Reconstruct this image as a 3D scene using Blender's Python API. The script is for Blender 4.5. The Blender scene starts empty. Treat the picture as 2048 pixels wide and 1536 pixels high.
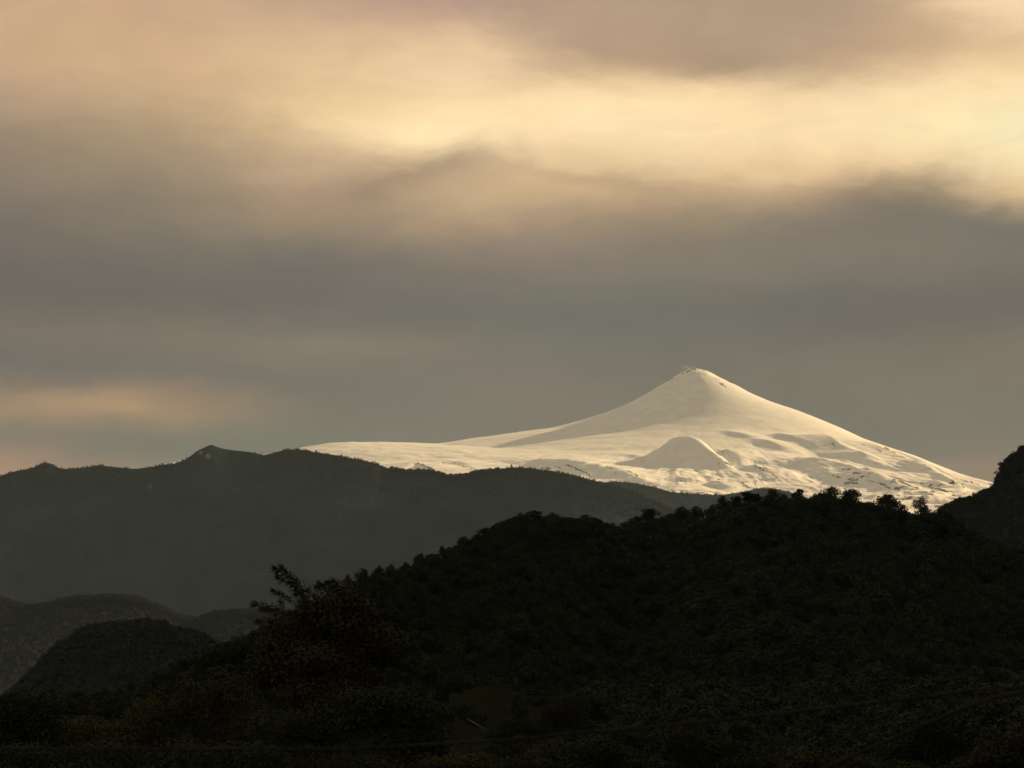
import bpy, bmesh, math, random
import numpy as np
from mathutils import Vector

R = math.radians
C = bpy.context.scene.collection
scn = bpy.context.scene
rng = np.random.default_rng(7)
random.seed(7)

# ------------------------------------------------------------------ camera
F = 2048 * 100.0 / 36.0            # focal length in photo pixels
HY = 1397.0                        # photo row of the horizon
PITCH = math.atan((HY - 768.0) / F)
cd = bpy.data.cameras.new('camera')
cd.lens = 100.0
cd.sensor_width = 36.0
cd.clip_start = 0.1
cd.clip_end = 120000.0
cd.dof.use_dof = True
cd.dof.focus_distance = 3000.0
cd.dof.aperture_fstop = 30.0
cam = bpy.data.objects.new('camera', cd)
cam.rotation_euler = (R(90) + PITCH, 0, 0)
C.objects.link(cam)
scn.camera = cam

# ------------------------------------------------------------------ light and exposure
SUN_EL, SUN_AZ = 20.0, 51.0          # degrees; azimuth to the right of the view direction
sd = bpy.data.lights.new('sun', 'SUN')
sd.energy = 4.9
sd.angle = R(0.6)
sd.color = (1.0, 0.70, 0.35)
sun = bpy.data.objects.new('sun', sd)
sv = Vector((math.sin(R(SUN_AZ)) * math.cos(R(SUN_EL)), math.cos(R(SUN_AZ)) * math.cos(R(SUN_EL)), math.sin(R(SUN_EL))))
sun.rotation_euler = sv.to_track_quat('Z', 'Y').to_euler()
C.objects.link(sun)

scn.view_settings.view_transform = 'Standard'
scn.view_settings.look = 'None'
scn.view_settings.gamma = 1.0
scn.view_settings.use_curve_mapping = False
scn.view_settings.exposure = 0.75
EXPO = 2.0 ** 0.75
scn.cycles.volume_bounces = 0
scn.cycles.max_bounces = 6
scn.cycles.diffuse_bounces = 3


def lin(c):
    c = c / 255.0
    return c / 12.92 if c <= 0.04045 else ((c + 0.055) / 1.055) ** 2.4


# ---- the overcast: rows of cloud colour over azimuth (sRGB), stacked in elevation
GX = [0, 186, 372, 558, 745, 931, 1117, 1303, 1489, 1675, 1862, 2048]
GY = [0, 62, 125, 187, 250, 312, 375, 437, 500, 562, 625, 687, 750, 812, 875, 937]
SKY = [
 # y=0
 [(203,168,134),(204,166,134),(203,166,136),(201,168,138),(197,163,138),(192,160,138),(183,155,130),(178,152,127),(174,148,124),(175,150,125),(215,182,145),(250,216,172)],
 [(201,167,131),(206,169,132),(206,170,134),(213,177,143),(220,184,147),(234,198,157),(188,160,134),(180,153,127),(177,152,127),(182,155,128),(204,171,136),(232,198,155)],
 [(198,162,130),(203,167,131),(212,174,136),(222,186,146),(233,197,155),(246,211,165),(214,182,144),(196,165,133),(184,158,130),(200,170,136),(222,188,148),(240,207,158)],
 [(180,149,124),(188,157,126),(199,165,131),(220,185,143),(238,203,155),(252,217,166),(252,220,168),(255,223,171),(247,213,163),(250,219,168),(255,225,171),(255,229,175)],
 [(154,132,111),(163,140,113),(178,150,119),(216,184,141),(251,219,167),(253,224,171),(251,218,168),(253,222,171),(253,221,170),(254,223,172),(255,232,176),(255,238,184)],
 [(143,124,107),(150,132,109),(163,141,116),(195,165,133),(206,175,139),(200,170,137),(230,197,151),(243,210,160),(244,210,160),(242,208,157),(248,217,165),(255,231,177)],
 [(133,118,104),(139,125,106),(150,133,110),(172,145,119),(171,145,119),(205,174,137),(207,174,137),(198,167,132),(200,169,133),(183,155,125),(142,129,112),(236,202,153)],
 [(125,112,101),(131,117,103),(141,126,107),(157,136,112),(166,143,117),(176,150,122),(170,145,119),(160,139,114),(149,133,112),(135,122,108),(129,119,106),(136,124,109)],
 [(115,105,97),(119,109,99),(123,113,101),(127,116,104),(131,118,105),(137,123,109),(146,130,114),(141,127,111),(137,124,109),(134,121,108),(128,118,105),(124,115,103)],
 [(109,101,94),(112,105,97),(114,106,99),(116,109,102),(120,112,103),(124,115,105),(129,119,107),(130,120,108),(127,118,106),(121,114,103),(118,110,100),(116,108,99)],
 [(111,103,95),(114,106,98),(117,109,99),(117,110,101),(117,111,102),(117,113,104),(119,116,104),(119,115,104),(117,112,102),(114,108,99),(114,107,98),(114,107,98)],
 [(122,110,99),(127,114,102),(131,118,104),(134,121,106),(134,121,107),(128,118,106),(121,116,105),(121,115,104),(122,115,104),(123,115,103),(124,115,102),(125,115,101)],
 [(118,109,101),(121,112,102),(122,113,104),(124,115,104),(127,117,106),(130,119,107),(129,118,106),(127,118,105),(126,118,104),(126,118,103),(127,118,103),(128,118,103)],
 [(166,137,108),(182,148,112),(165,137,108),(131,120,105),(126,119,105),(129,120,107),(133,122,107),(129,121,106),(126,118,104),(126,119,104),(128,119,104),(129,119,104)],
 [(136,122,106),(128,120,105),(124,119,105),(126,121,106),(130,121,108),(131,121,107),(132,121,107),(130,120,106),(128,119,104),(128,119,104),(130,120,104),(132,121,105)],
 [(176,140,112),(156,133,111),(145,130,110),(134,124,108),(131,122,108),(131,122,108),(131,121,107),(130,120,106),(128,119,104),(132,120,104),(148,128,107),(152,128,106)],
]



def smooth0(a, b, x):
    t = np.clip((x - a) / (b - a), 0, 1)
    return t * t * (3 - 2 * t)


w = bpy.data.worlds.new('World')
scn.world = w
w.use_nodes = True
nt = w.node_tree
N, L = nt.nodes, nt.links
N.clear()


def math_node(op, a, b=None, c=None, clamp=False):
    n = N.new('ShaderNodeMath')
    n.operation = op
    n.use_clamp = clamp
    for i, v in enumerate((a, b, c)):
        if v is None:
            continue
        if isinstance(v, (int, float)):
            n.inputs[i].default_value = v
        else:
            L.new(v, n.inputs[i])
    return n.outputs[0]


def vmath(op, a, b=None, s=None):
    n = N.new('ShaderNodeVectorMath')
    n.operation = op
    for i, v in enumerate((a, b)):
        if v is None:
            continue
        if isinstance(v, tuple):
            n.inputs[i].default_value = v
        else:
            L.new(v, n.inputs[i])
    if s is not None:
        if isinstance(s, (int, float)):
            n.inputs['Scale'].default_value = s
        else:
            L.new(s, n.inputs['Scale'])
    return n.outputs[0]


def wnoise(vec, scale, detail, rough=0.5, dist=0.0):
    n = N.new('ShaderNodeTexNoise')
    L.new(vec, n.inputs['Vector'])
    n.inputs['Scale'].default_value = scale
    n.inputs['Detail'].default_value = detail
    n.inputs['Roughness'].default_value = rough
    n.inputs['Distortion'].default_value = dist
    return n


tc = N.new('ShaderNodeTexCoord')
sep = N.new('ShaderNodeSeparateXYZ')
L.new(tc.outputs['Generated'], sep.inputs[0])
az = math_node('ARCTAN2', sep.outputs[0], sep.outputs[1])
el = math_node('ARCSINE', sep.outputs[2])
cmb = N.new('ShaderNodeCombineXYZ')
L.new(az, cmb.inputs[0])
L.new(math_node('MULTIPLY', el, 2.6), cmb.inputs[1])
ang = cmb.outputs[0]
warp = wnoise(ang, 16.0, 6.0, 0.58, 0.5)
wsep = N.new('ShaderNodeSeparateColor')
L.new(warp.outputs['Color'], wsep.inputs[0])
azw = math_node('ADD', az, math_node('MULTIPLY', math_node('SUBTRACT', wsep.outputs[0], 0.5), 0.030))
tear = wnoise(ang, 70.0, 6.0, 0.6, 0.6)
tsep = N.new('ShaderNodeSeparateColor')
L.new(tear.outputs['Color'], tsep.inputs[0])
azw = math_node('ADD', azw, math_node('MULTIPLY', math_node('SUBTRACT', tsep.outputs[0], 0.5), 0.014))
elw = math_node('ADD', el, math_node('MULTIPLY', math_node('SUBTRACT', wsep.outputs[1], 0.5), 0.016))

elw = math_node('ADD', elw, math_node('MULTIPLY', math_node('SUBTRACT', tsep.outputs[1], 0.5), 0.0065))

# azimuth of columns, extended past both sides of the view with calmer copies of the outer cloud
S0, S1 = -1000.0, 3048.0
AZ0, AZ1 = (S0 - 1024) / F, (S1 - 1024) / F
u = math_node('DIVIDE', math_node('SUBTRACT', azw, AZ0), AZ1 - AZ0, clamp=True)
th = math.atan((HY - 768) / F)


def elev(py):
    return math.atan((HY - py) / F)


dE = (elev(GY[0]) - elev(GY[-1])) / (len(GY) - 1)
elc = math_node('MINIMUM', math_node('MAXIMUM', elw, elev(GY[-1]) - 0.1 * dE), elev(GY[0]) + 0.3 * dE)
acc = None
sig = 0.62 * dE
norm = dE / (sig * math.sqrt(2 * math.pi))
GA = np.array([[[lin(c) for c in p] for p in r] for r in SKY])
# sharpen a little so that the smoothed lookup keeps the contrast
BR = smooth0(0.75, 1.0, GA[:, :, :1])
GA = GA * np.array([0.988, 1.012, 1.004])
GA = GA * (1 + BR * np.array([0.03, 0.022, 0.10]))
G2 = GA.copy()
for _ in range(3):
    P = np.pad(G2, ((1, 1), (0, 0), (0, 0)), mode='edge')
    blur = 0.595 * P[1:-1] + 0.2025 * (P[:-2] + P[2:])
    P = np.pad(blur, ((0, 0), (1, 1), (0, 0)), mode='edge')
    blur = 0.667 * P[:, 1:-1] + 0.1667 * (P[:, :-2] + P[:, 2:])
    G2 = G2 + 0.7 * (GA - blur)
# what the haze adds in front of the low cloud and takes from the bright cloud, per row
OFF = [(-.02, 0, .006), (-.033, -.006, .005), (-.041, -.011, .004), (-.095, -.055, -.016), (-.033, -.013, .003), (-.007, .012, .014), (.024, .030, .025), (.038, .041, .031),
       (.045, .046, .034), (.051, .051, .037), (.058, .056, .040), (.056, .057, .042), (.064, .062, .043), (.066, .064, .045), (.076, .071, .049), (.09, .08, .055)]
G2 = np.clip(G2 - np.array(OFF)[:, None, :], 0.02, 1.3)
for i in range(-1, len(GY) + 1):
    ii = min(max(i, 0), len(GY) - 1)
    rp = N.new('ShaderNodeValToRGB')
    rp.color_ramp.interpolation = 'B_SPLINE'
    L.new(u, rp.inputs[0])
    row = G2[ii]
    stops = []
    for k, gx in enumerate(GX):
        stops.append(((gx - S0) / (S1 - S0), row[k]))
    mean = GA[ii].mean(axis=0)
    stops = [(0.0, 0.55 * mean + 0.25 * row[0]), ((-420 - S0) / (S1 - S0), 0.5 * mean + 0.4 * row[0]), ((-200 - S0) / (S1 - S0), row[0])] + stops + \
            [((2240 - S0) / (S1 - S0), row[-1]), ((2500 - S0) / (S1 - S0), 0.5 * mean + 0.5 * row[-1]), (1.0, mean)]
    els = rp.color_ramp.elements
    els[0].position, els[1].position = 0.0, 1.0
    for p, _c in stops[1:-1]:
        els.new(p)
    for e, (p, c) in zip(els, stops):
        e.position = p
        e.color = (float(c[0]) / EXPO, float(c[1]) / EXPO, float(c[2]) / EXPO, 1)
    e_i = elev(GY[0]) - i * dE
    d = math_node('DIVIDE', math_node('SUBTRACT', elc, e_i), sig)
    g = math_node('MULTIPLY', math_node('POWER', math.e, math_node('MULTIPLY', math_node('MULTIPLY', d, d), -0.5)), norm)
    term = vmath('SCALE', rp.outputs[0], s=g)
    acc = term if acc is None else vmath('ADD', acc, term)

# fine streaks and billows in the cloud
fine = wnoise(ang, 26.0, 7.0, 0.62, 0.9)
broad = wnoise(ang, 9.0, 3.0, 0.5, 0.2)
mod = math_node('ADD', 1.0, math_node('ADD', math_node('MULTIPLY', math_node('SUBTRACT', fine.outputs[0], 0.5), 0.30),
                                      math_node('MULTIPLY', math_node('SUBTRACT', broad.outputs[0], 0.5), 0.10)))

# single streaks: photo centre, half length, half thickness, tilt (degrees, up to the right), strength
STREAKS = [(850, 328, 120, 20, 14, -0.20), (740, 372, 60, 22, 10, -0.08), (1150, 342, 130, 11, -11, -0.14), (1330, 372, 90, 12, -6, -0.08), (835, 262, 65, 24, 0, 0.10), (600, 232, 70, 16, -14, 0.10),
           (1990, 28, 80, 26, -8, 0.12), (1480, 122, 110, 22, 0, -0.10), (1230, 95, 90, 20, -22, -0.08), (1010, 92, 90, 22, -28, 0.07), (140, 800, 90, 15, -3, 0.10), (262, 812, 45, 12, 0, 0.14), (378, 812, 26, 10, 0, 0.08),
           (520, 676, 330, 12, -2, 0.05), (760, 690, 200, 14, -3, 0.05), (1780, 372, 120, 20, 12, -0.10), (1950, 385, 70, 10, -16, 0.08), (930, 420, 130, 26, 0, 0.05), (500, 470, 110, 12, 6, 0.06),
           (1200, 560, 300, 10, 2, 0.03), (1650, 640, 260, 14, -2, -0.03), (300, 590, 260, 14, 0, -0.03), (1500, 690, 240, 10, 0, -0.03), (900, 780, 220, 12, -4, 0.03), (1900, 930, 110, 18, 0, 0.07)]
SHEAR = math_node('MULTIPLY', math_node('SUBTRACT', wsep.outputs[2], 0.5), 0.9)
for (cx, cy, hl, ht, tilt, st) in STREAKS:
    a0, e0, tr = math.atan((cx - 1024) / F), elev(cy), R(tilt)
    da = math_node('SUBTRACT', azw, a0)
    de = math_node('SUBTRACT', elw, e0)
    p_ = math_node('DIVIDE', math_node('MULTIPLY_ADD', da, math.cos(tr), math_node('MULTIPLY', de, math.sin(tr))), hl / F)
    q_ = math_node('DIVIDE', math_node('MULTIPLY_ADD', de, math.cos(tr), math_node('MULTIPLY', da, -math.sin(tr))), ht / F)
    q_ = math_node('ADD', q_, SHEAR)
    g_ = math_node('POWER', math.e, math_node('MULTIPLY', math_node('MULTIPLY_ADD', p_, p_, math_node('MULTIPLY', q_, q_)), -0.8))
    mod = math_node('MULTIPLY_ADD', g_, st, mod)
acc = vmath('SCALE', acc, s=mod)

# the same overcast carries on round the rest of the sky: heavy and darker overhead and behind
deckn = wnoise(ang, 2.2, 5.0, 0.55, 0.8)
dr = N.new('ShaderNodeValToRGB')
L.new(deckn.outputs[0], dr.inputs[0])
dr.color_ramp.elements[0].position = 0.35
dr.color_ramp.elements[1].position = 0.75
dr.color_ramp.elements[0].color = (0.165, 0.134, 0.098, 1)
dr.color_ramp.elements[1].color = (0.40, 0.31, 0.195, 1)
dx = math_node('DIVIDE', math_node('ABSOLUTE', az), R(24))
dy = math_node('DIVIDE', math_node('MAXIMUM', math_node('SUBTRACT', el, elev(0)), 0.0), R(16))
m1 = math_node('SUBTRACT', 1.0, math_node('SMOOTH_MIN', 1.0, math_node('POWER', dx, 4.0), 0.2), clamp=True)
m2 = math_node('SUBTRACT', 1.0, math_node('MULTIPLY', dy, 1.0), clamp=True)
mask = math_node('MULTIPLY', m1, m2)
mix = N.new('ShaderNodeMix')
mix.data_type = 'RGBA'
L.new(mask, mix.inputs['Factor'])
L.new(dr.outputs[0], mix.inputs['A'])
L.new(acc, mix.inputs['B'])
cloud = mix.outputs['Result']

nish = N.new('ShaderNodeTexSky')
nish.sky_type = 'NISHITA'
nish.sun_disc = False
nish.sun_elevation = R(SUN_EL)
nish.sun_rotation = R(SUN_AZ)
bg_n = N.new('ShaderNodeBackground')
bg_n.inputs['Strength'].default_value = 0.06
L.new(nish.outputs[0], bg_n.inputs[0])
bg_c = N.new('ShaderNodeBackground')
L.new(cloud, bg_c.inputs[0])
bg_c.inputs['Strength'].default_value = 1.0
ms = N.new('ShaderNodeMixShader')
ms.inputs[0].default_value = 0.985          # the cloud cover lets almost nothing of the clear sky through
L.new(bg_n.outputs[0], ms.inputs[1])
L.new(bg_c.outputs[0], ms.inputs[2])
wo = N.new('ShaderNodeOutputWorld')
L.new(ms.outputs[0], wo.inputs[0])


# ------------------------------------------------------------------ helpers
def tag(o, label=None, cat=None, group=None, kind=None):
    if label: o['label'] = label
    if cat: o['category'] = cat
    if group: o['group'] = group
    if kind: o['kind'] = kind
    return o


def ray(px, py):
    """direction through a photo pixel, scaled to one metre of depth along +Y"""
    uu, vv = (px - 1024.0) / F, (768.0 - py) / F
    y = math.cos(PITCH) - vv * math.sin(PITCH)
    z = math.sin(PITCH) + vv * math.cos(PITCH)
    return uu / y, z / y


def at(px, py, Y):
    x, z = ray(px, py)
    return Vector((x * Y, Y, z * Y))


def zat(py, Y):
    """height above the camera at depth Y for a photo row (arrays welcome)"""
    py = np.asarray(py, float)
    vv = (768.0 - py) / F
    return (math.sin(PITCH) + vv * math.cos(PITCH)) / (math.cos(PITCH) - vv * math.sin(PITCH)) * Y


def pix(x, y, z):
    cy = y * math.cos(PITCH) + z * math.sin(PITCH)
    cz = -y * math.sin(PITCH) + z * math.cos(PITCH)
    return 1024 + F * x / cy, 768 - F * cz / cy


def hash2(ix, iy, seed):
    h = (ix.astype(np.int64) * 374761393 + iy.astype(np.int64) * 668265263 + seed * 1442695041) & 0xFFFFFFFF
    h = ((h ^ (h >> 13)) * 1274126177) & 0xFFFFFFFF
    h = (h ^ (h >> 16)) & 0xFFFFFFFF
    return h / 4294967295.0


def vnoise(x, y, seed=0):
    x0, y0 = np.floor(x), np.floor(y)
    fx, fy = x - x0, y - y0
    sx, sy = fx * fx * fx * (fx * (fx * 6 - 15) + 10), fy * fy * fy * (fy * (fy * 6 - 15) + 10)

    def grad(ix, iy, dx_, dy_):
        a = hash2(ix, iy, seed) * 2 * np.pi
        return np.cos(a) * dx_ + np.sin(a) * dy_
    a = grad(x0, y0, fx, fy)
    b = grad(x0 + 1, y0, fx - 1, fy)
    c = grad(x0, y0 + 1, fx, fy - 1)
    d = grad(x0 + 1, y0 + 1, fx - 1, fy - 1)
    return 1.5 * ((a * (1 - sx) + b * sx) * (1 - sy) + (c * (1 - sx) + d * sx) * sy)


def fbm(x, y, octs=4, seed=0, rough=0.5):
    t, a, f = 0.0, 1.0, 1.0
    for o in range(octs):
        t = t + a * vnoise(x * f + 17.3 * o, y * f - 9.1 * o, seed + o)
        a *= rough
        f *= 2.03
    return t


def ridged(x, y, octs=4, seed=0, rough=0.5):
    t, a, f = 0.0, 1.0, 1.0
    for o in range(octs):
        t = t + a * (1 - 2 * np.abs(vnoise(x * f + 5.3 * o, y * f + 3.1 * o, seed + o)))
        a *= rough
        f *= 2.03
    return t


def smooth(a, b, x):
    t = np.clip((x - a) / (b - a), 0, 1)
    return t * t * (3 - 2 * t)


def grid_mesh(name, X, Y, Z, mat, attrs=None, shade=True):
    r, c = X.shape
    me = bpy.data.meshes.new(name)
    co = np.stack([X, Y, Z], -1).reshape(-1, 3).astype(np.float32)
    me.vertices.add(r * c)
    me.vertices.foreach_set('co', co.ravel())
    idx = np.arange(r * c).reshape(r, c)
    q = np.stack([idx[:-1, :-1], idx[:-1, 1:], idx[1:, 1:], idx[1:, :-1]], -1).reshape(-1, 4)
    me.loops.add(q.size)
    me.loops.foreach_set('vertex_index', q.ravel().astype(np.int32))
    me.polygons.add(len(q))
    me.polygons.foreach_set('loop_start', (np.arange(len(q)) * 4).astype(np.int32))
    me.polygons.foreach_set('loop_total', np.full(len(q), 4, np.int32))
    me.polygons.foreach_set('use_smooth', np.full(len(q), shade))
    me.update(calc_edges=True)
    for k, v in (attrs or {}).items():
        at_ = me.attributes.new(k, 'FLOAT', 'POINT')
        at_.data.foreach_set('value', v.astype(np.float32).ravel())
    me.materials.append(mat)
    o = bpy.data.objects.new(name, me)
    C.objects.link(o)
    return o


def quads_mesh(name, V, mat, smooth_=False, extra=None):
    """V: (n,4,3) array of separate quads"""
    me = bpy.data.meshes.new(name)
    n = len(V)
    me.vertices.add(n * 4)
    me.vertices.foreach_set('co', V.reshape(-1).astype(np.float32))
    me.loops.add(n * 4)
    me.loops.foreach_set('vertex_index', np.arange(n * 4, dtype=np.int32))
    me.polygons.add(n)
    me.polygons.foreach_set('loop_start', (np.arange(n) * 4).astype(np.int32))
    me.polygons.foreach_set('loop_total', np.full(n, 4, np.int32))
    me.update(calc_edges=True)
    me.materials.append(mat)
    return me


class Tubes:
    """collects tapered tubes into one mesh"""
    def __init__(self):
        self.v, self.f = [], []

    def add(self, pts, rad, seg=6):
        base = len(self.v)
        pts = [Vector(p) for p in pts]
        n = len(pts)
        for i, p in enumerate(pts):
            t = (pts[min(i + 1, n - 1)] - pts[max(i - 1, 0)])
            if t.length < 1e-9:
                t = Vector((0, 0, 1))
            t.normalize()
            a = t.orthogonal().normalized() if i == 0 else (pa - t * pa.dot(t)).normalized()
            pa = a
            b = t.cross(a)
            rr = rad[i] if hasattr(rad, '__len__') else rad
            for k in range(seg):
                an = 2 * math.pi * k / seg
                self.v.append(p + a * (math.cos(an) * rr) + b * (math.sin(an) * rr))
        for i in range(n - 1):
            for k in range(seg):
                k2 = (k + 1) % seg
                self.f.append((base + i * seg + k, base + i * seg + k2, base + (i + 1) * seg + k2, base + (i + 1) * seg + k))
        self.f.append(tuple(base + k for k in reversed(range(seg))))
        self.f.append(tuple(base + (n - 1) * seg + k for k in range(seg)))

    def mesh(self, name, mat):
        me = bpy.data.meshes.new(name)
        me.from_pydata([tuple(v) for v in self.v], [], self.f)
        me.materials.append(mat)
        for p in me.polygons:
            p.use_smooth = True
        return me

    def build(self, name, mat, parent=None):
        o = bpy.data.objects.new(name, self.mesh(name, mat))
        C.objects.link(o)
        if parent:
            o.parent = parent
        return o


def nmat(name):
    m = bpy.data.materials.new(name)
    m.use_nodes = True
    return m, m.node_tree.nodes, m.node_tree.links, m.node_tree.nodes['Principled BSDF']


def ramp(nodes, links, src, stops):
    r_ = nodes.new('ShaderNodeValToRGB')
    e = r_.color_ramp.elements
    e[0].position, e[1].position = stops[0][0], stops[-1][0]
    for p, _c in stops[1:-1]:
        e.new(p)
    for q, (p, c) in zip(e, stops):
        q.position = p
        q.color = (*c, 1)
    links.new(src, r_.inputs[0])
    return r_.outputs[0]


def mnoise(nodes, links, vec, scale, detail=4, rough=0.55):
    n = nodes.new('ShaderNodeTexNoise')
    if vec is not None:
        links.new(vec, n.inputs['Vector'])
    n.inputs['Scale'].default_value = scale
    n.inputs['Detail'].default_value = detail
    n.inputs['Roughness'].default_value = rough
    return n.outputs[0]


# ------------------------------------------------------------------ materials
def snow_material():
    m, n, l, b = nmat('snow_and_rock')
    g = n.new('ShaderNodeNewGeometry')
    a = n.new('ShaderNodeAttribute')
    a.attribute_name = 'rock'
    nz = mnoise(n, l, g.outputs['Position'], 0.012, 6, 0.6)
    nf = mnoise(n, l, g.outputs['Position'], 0.03, 4, 0.6)
    snow = ramp(n, l, nz, [(0.3, (0.68, 0.685, 0.69)), (0.7, (0.80, 0.80, 0.80))])
    rock = ramp(n, l, nf, [(0.3, (0.035, 0.028, 0.022)), (0.7, (0.11, 0.09, 0.075))])
    ad = n.new('ShaderNodeMath')
    ad.operation = 'MULTIPLY_ADD'
    l.new(nf, ad.inputs[0]); ad.inputs[1].default_value = 0.9
    l.new(a.outputs['Fac'], ad.inputs[2])
    mr = n.new('ShaderNodeMapRange')
    mr.inputs['From Min'].default_value = 0.93
    mr.inputs['From Max'].default_value = 1.07
    l.new(ad.outputs[0], mr.inputs[0])
    mx = n.new('ShaderNodeMix'); mx.data_type = 'RGBA'
    l.new(mr.outputs[0], mx.inputs['Factor']); l.new(snow, mx.inputs['A']); l.new(rock, mx.inputs['B'])
    l.new(mx.outputs['Result'], b.inputs['Base Color'])
    b.inputs['Roughness'].default_value = 0.75
    b.inputs['Specular IOR Level'].default_value = 0.2
    return m


def forest_ground(name, c0, c1, scale, bump=None, c2=None):
    m, n, l, b = nmat(name)
    g = n.new('ShaderNodeNewGeometry')
    v = g.outputs['Position']
    a = mnoise(n, l, v, scale, 6, 0.65)
    col = ramp(n, l, a, [(0.32, c0), (0.68, c1)])
    if c2:
        pm = n.new('ShaderNodeAttribute'); pm.attribute_name = 'field'
        mx = n.new('ShaderNodeMix'); mx.data_type = 'RGBA'
        l.new(pm.outputs['Fac'], mx.inputs['Factor'])
        l.new(col, mx.inputs['A']); mx.inputs['B'].default_value = (*c2, 1)
        col = mx.outputs['Result']
    l.new(col, b.inputs['Base Color'])
    b.inputs['Roughness'].default_value = 1.0
    b.inputs['Specular IOR Level'].default_value = 0.0
    if bump:
        bp = n.new('ShaderNodeBump')
        bp.inputs['Strength'].default_value = 0.8
        bp.inputs['Distance'].default_value = bump
        l.new(mnoise(n, l, v, scale * 3, 5, 0.6), bp.inputs['Height'])
        l.new(bp.outputs[0], b.inputs['Normal'])
    return m


def leaf_material(name, c0, c1, c2=None, scale=0.8):
    m, n, l, b = nmat(name)
    oi = n.new('ShaderNodeObjectInfo')
    tcn = n.new('ShaderNodeTexCoord')
    a = mnoise(n, l, tcn.outputs['Object'], scale, 3, 0.6)
    add = n.new('ShaderNodeMath'); add.operation = 'MULTIPLY_ADD'
    l.new(oi.outputs['Random'], add.inputs[0]); add.inputs[1].default_value = 0.5
    sub = n.new('ShaderNodeMath'); sub.operation = 'SUBTRACT'
    l.new(a, sub.inputs[0]); sub.inputs[1].default_value = 0.25
    l.new(sub.outputs[0], add.inputs[2])
    col = ramp(n, l, add.outputs[0], [(0.15, c0), (0.6, c1)] + ([(0.85, c2)] if c2 else []))
    l.new(col, b.inputs['Base Color'])
    b.inputs['Roughness'].default_value = 0.8
    b.inputs['Specular IOR Level'].default_value = 0.15
    return m


M_snow = snow_material()
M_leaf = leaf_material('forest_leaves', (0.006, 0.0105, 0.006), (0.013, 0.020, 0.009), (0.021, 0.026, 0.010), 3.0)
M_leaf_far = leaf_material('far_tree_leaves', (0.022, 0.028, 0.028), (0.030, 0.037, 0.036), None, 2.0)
M_near = leaf_material('bamboo_leaves', (0.011, 0.013, 0.0065), (0.020, 0.021, 0.009), (0.038, 0.033, 0.012), 1.2)
M_shrub = leaf_material('shrub_leaves', (0.007, 0.010, 0.005), (0.015, 0.019, 0.007), (0.036, 0.037, 0.009), 0.5)
M_bark, _n, _l, _b = nmat('bark')
_b.inputs['Base Color'].default_value = (0.045, 0.035, 0.027, 1)
_b.inputs['Roughness'].default_value = 0.95
_l.new(ramp(_n, _l, mnoise(_n, _l, None, 9, 4), [(0.3, (0.012, 0.010, 0.008)), (0.7, (0.028, 0.023, 0.018))]), _b.inputs['Base Color'])
M_pale, _n, _l, _b = nmat('bleached_wood')
_l.new(ramp(_n, _l, mnoise(_n, _l, None, 6, 4), [(0.3, (0.022, 0.022, 0.020)), (0.7, (0.040, 0.039, 0.036))]), _b.inputs['Base Color'])
_b.inputs['Roughness'].default_value = 0.9
M_wire, _n, _l, _b = nmat('rusty_wire')
_l.new(ramp(_n, _l, mnoise(_n, _l, None, 60, 4), [(0.3, (0.0015, 0.001, 0.001)), (0.7, (0.004, 0.002, 0.0018))]), _b.inputs['Base Color'])
_b.inputs['Roughness'].default_value = 0.95
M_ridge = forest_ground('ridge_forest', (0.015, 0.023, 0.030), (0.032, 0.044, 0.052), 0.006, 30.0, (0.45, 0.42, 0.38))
M_hill = forest_ground('hill_forest', (0.020, 0.025, 0.022), (0.042, 0.048, 0.038), 0.03, 6.0)
M_valley = forest_ground('valley_woods_and_fields', (0.032, 0.037, 0.031), (0.060, 0.064, 0.050), 0.004, 10.0, (0.07, 0.062, 0.04))
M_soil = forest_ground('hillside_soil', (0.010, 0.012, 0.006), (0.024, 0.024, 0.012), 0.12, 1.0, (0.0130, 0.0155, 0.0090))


# ------------------------------------------------------------------ volcano
SY = 22000.0
SXp, SPY = 1390.0, 738.0
top = at(SXp, SPY, SY)
KM = SY / F                                     # metres per photo pixel at the summit
# apparent drop below the summit, in photo rows, against the distance from the summit axis
RP = np.array([[0, 0], [12, 0], [27, 4], [52, 19], [83, 33], [110, 48], [149, 65], [208, 85], [243, 99], [294, 121], [335, 141], [386, 158], [435, 175], [476, 193], [537, 219], [603, 240], [700, 268], [900, 325], [1200, 390], [1800, 470], [2600, 540]], float)
LP = np.array([[0, 0], [12, 1], [33, 9], [46, 19], [70, 33], [107, 55], [144, 74], [187, 90], [234, 105], [290, 119], [390, 132], [520, 151], [572, 149], [640, 148], [700, 148], [735, 150], [790, 158], [830, 166], [865, 171], [940, 178], [1010, 181], [1050, 191], [1085, 200], [1120, 214], [1300, 255], [1800, 340], [2600, 450]], float)
FP = np.array([[0, 0], [28, 3], [60, 16], [100, 40], [150, 70], [200, 95], [250, 113], [300, 127], [400, 148], [500, 166], [650, 188], [800, 206], [1000, 226], [1300, 248], [1700, 268], [2200, 282], [3000, 330]], float)
BP = RP


def interp_s(P, r):
    # monotone-ish smooth lookup: average of a few shifted linear lookups
    return sum(np.interp(np.maximum(r + d, 0), P[:, 0], P[:, 1]) for d in (-7, -3.5, 0, 3.5, 7)) / 5.0


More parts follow.
